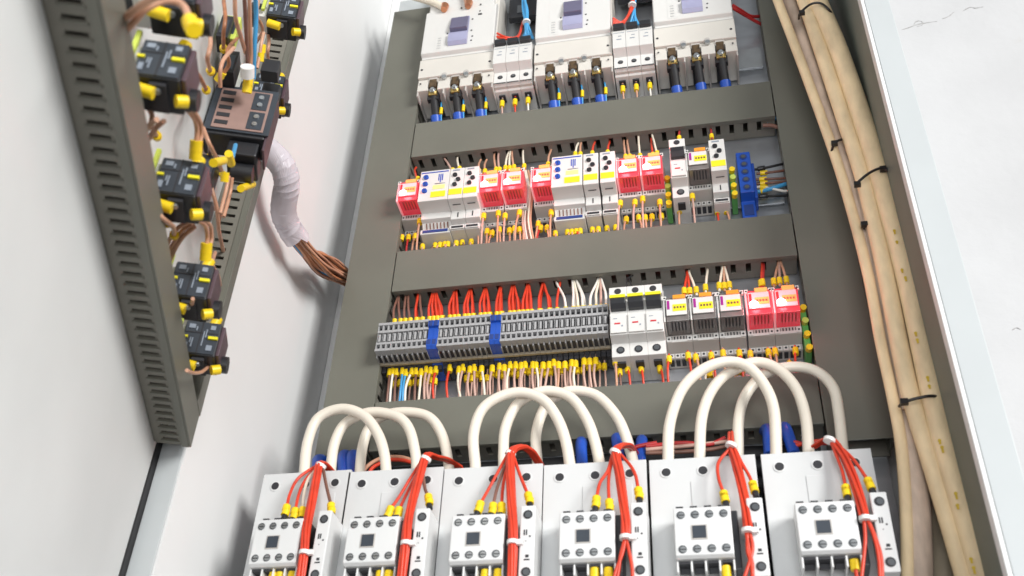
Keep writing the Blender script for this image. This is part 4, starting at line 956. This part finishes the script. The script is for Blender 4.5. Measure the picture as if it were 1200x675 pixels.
for (ua, va, ub, vb, na, nb) in ((252, 24, 288, 56, 4, 14), (262, 66, 292, 96, 4, 18), (244, 196, 262, 214, 4, 20)):
    c0, c1 = dloc(dpx(ua, va, nb)), dloc(dpx(ub, vb, nb)); s0, s1 = min(c0[0], c1[0]), max(c0[0], c1[0])
    zc = (c0[2]+c1[2])/2
    g = MB(dl); g.box((s0+s1)/2-9, (s0+s1)/2+9, na, nb, zc-14, zc+14, 'black_plastic'); g.box((s0+s1)/2+9, (s0+s1)/2+9.6, na+2, nb-2, zc-10, zc+8, 'slate_plastic')
    tag(g.build('terminal_block', bevel=1), f'small black terminal block lying behind the wires, {("above the yellow green terminal", "behind the white collar", "below the brown faced relay")[(ua > 250)+(ua > 260) if ua != 244 else 2] if ua == 244 else ("above the yellow green terminal" if va < 50 else "behind the white collar")}', 'terminal', 'black terminal blocks on the door')
rw = random.Random(21); wi = 0
EX = [(262, 0, 262, 58, 'above the yellow green terminal'), (246, 36, 247, 84, 'left of the yellow green terminal'), (282, 40, 256, 92, 'crossing behind the white collar'), (303, 0, 300, 50, 'right of the blue door wire'),
      (228, 62, 242, 106, 'between the largest block and the brown faced relay'), (230, 120, 246, 186, 'left of the brown faced relay'), (238, 150, 262, 206, 'under the left side of the brown faced relay'), (246, 214, 262, 296, 'along the upright duct, upper part'),
      (236, 220, 256, 262, 'between the second block and the upright duct'), (252, 296, 258, 336, 'right of the third block'), (166, 118, 184, 160, 'left below the largest block'), (170, 238, 196, 262, 'left below the second block'), (178, 244, 204, 276, 'left below the second block and closest to the duct'), (312, 30, 318, 80, 'beside the white side wall')]
for (ua, va, ub, vb, w) in EX:
    n0 = rw.uniform(8, 26); m = rw.choice(['tan_wire', 'tan_wire', 'brown_wire', 'copper_wire'])
    P_ = [dpx(ua, va, n0), dpx(ua*.65+ub*.35+rw.uniform(-7, 7), va*.65+vb*.35, n0+8), dpx(ua*.3+ub*.7+rw.uniform(-7, 7), va*.3+vb*.7, n0+8), dpx(ub, vb, n0)]
    d = (P_[-1]-P_[-2]).normalized()
    wire(P_, m, f'thin {"brown" if m == "brown_wire" else "copper coloured"} door wire {w}', 'wires on the door', r=1.7, fer=[(P_[-1]-d*7, P_[-1]+d*2)] if rw.random() < .6 else None, fr=3.3)
for k, (u, v, u2, v2, m, w) in enumerate(((308, 52, 307, 62, 'yellow_plastic', 'upper'), (306, 62, 305, 72, 'yellow_plastic', 'lower'))):
    mb = MB(); mb.cyl(dpx(u, v, 37), dpx(u2, v2, 37), 3, m, 12); tag(mb.build('wire_marker'), f'yellow wire marker on the slanting wire near the top, {w} one', 'wire marker', 'yellow markers near the top')
c = [dpx(290, 78, 34), dpx(290, 90, 34)]
mb = MB(); mb.cyl(c[0], c[1], 6, 'tie_white', 14); tag(mb.build('cable_tie'), 'white collar around the tan and blue wires above the brown faced relay', 'cable tie')
c = dpx(277, 38, 16); mb = MB(); mb.tf = None
t0 = dloc(c); q = MB(dl); q.box(t0[0]-6, t0[0]+6, 4, 18, t0[2]-16, t0[2]+14, 'lime_plastic'); q.box(t0[0]-4, t0[0]+6.4, 6, 16, t0[2]-10, t0[2]+10, 'slate_plastic'); tag(q.build('terminal_block', bevel=.6), 'yellow green terminal on the door behind the upright tan wires', 'terminal')

# ------------------------------------------------------------------ lights
def area(name, loc, target, size, power, col):
    l = bpy.data.lights.new(name, 'AREA'); l.shape = 'RECTANGLE'; l.size = size[0]; l.size_y = size[1]; l.energy = power; l.color = col
    o = bpy.data.objects.new(name, l); COL.objects.link(o); o.location = Vector(loc)*S
    o.rotation_euler = (Vector(target)*S-o.location).to_track_quat('-Z', 'Y').to_euler(); return o
area('key_light', (3200, -2850, 350), (200, 0, -300), (1.5, 1.5), 185, (1, .992, .975))
area('fill_light', (500, -2600, -1300), (250, 0, -450), (1.2, 1.2), 33, (.97, .98, 1))
for i, (x, z, l) in enumerate(RL):
    p = bpy.data.lights.new('relay_lamp', 'POINT'); p.energy = .03; p.color = (1, .12, .14); p.shadow_soft_size = .004
    o = bpy.data.objects.new('relay_lamp', p); COL.objects.link(o); o.location = Vector((x-3, -96, z-18))*S
w = bpy.data.worlds.new('World'); scene.world = w; w.use_nodes = True
bg = w.node_tree.nodes['Background']; bg.inputs[0].default_value = (.93, .97, 1, 1); bg.inputs[1].default_value = .34
wn = w.node_tree; tc_ = wn.nodes.new('ShaderNodeTexCoord'); sx_ = wn.nodes.new('ShaderNodeSeparateXYZ'); mr_ = wn.nodes.new('ShaderNodeMapRange'); mxc = wn.nodes.new('ShaderNodeMix'); mxc.data_type = 'RGBA'
wn.links.new(tc_.outputs['Generated'], sx_.inputs[0]); wn.links.new(sx_.outputs['Z'], mr_.inputs[0]); mr_.inputs[1].default_value = -.7; mr_.inputs[2].default_value = .3
mxc.inputs['A'].default_value = (.34, .32, .29, 1); mxc.inputs['B'].default_value = (.93, .97, 1, 1)     # darker floor of the room, light ceiling
wn.links.new(mr_.outputs[0], mxc.inputs['Factor']); wn.links.new(mxc.outputs['Result'], bg.inputs[0])

# ------------------------------------------------------------------ camera object
cd = bpy.data.cameras.new('camera'); cd.sensor_width = 36; cd.lens = FPX/1200*36; cd.clip_start = .01; cd.clip_end = 50
co = bpy.data.objects.new('camera', cd); COL.objects.link(co)
Mx = Matrix(((RT.x, UP.x, -fw.x), (RT.y, UP.y, -fw.y), (RT.z, UP.z, -fw.z))).to_4x4(); Mx.translation = CAM*S
co.matrix_world = Mx; scene.camera = co
cd.dof.use_dof = True; cd.dof.focus_distance = 1.12; cd.dof.aperture_fstop = 9
scene.view_settings.view_transform = 'Standard'; scene.view_settings.look = 'None'; scene.view_settings.exposure = .06; scene.view_settings.gamma = 1
scene.render.engine = 'CYCLES'; scene.cycles.use_denoising = True
scene.cycles.max_bounces = 6; scene.cycles.diffuse_bounces = 3; scene.cycles.glossy_bounces = 3
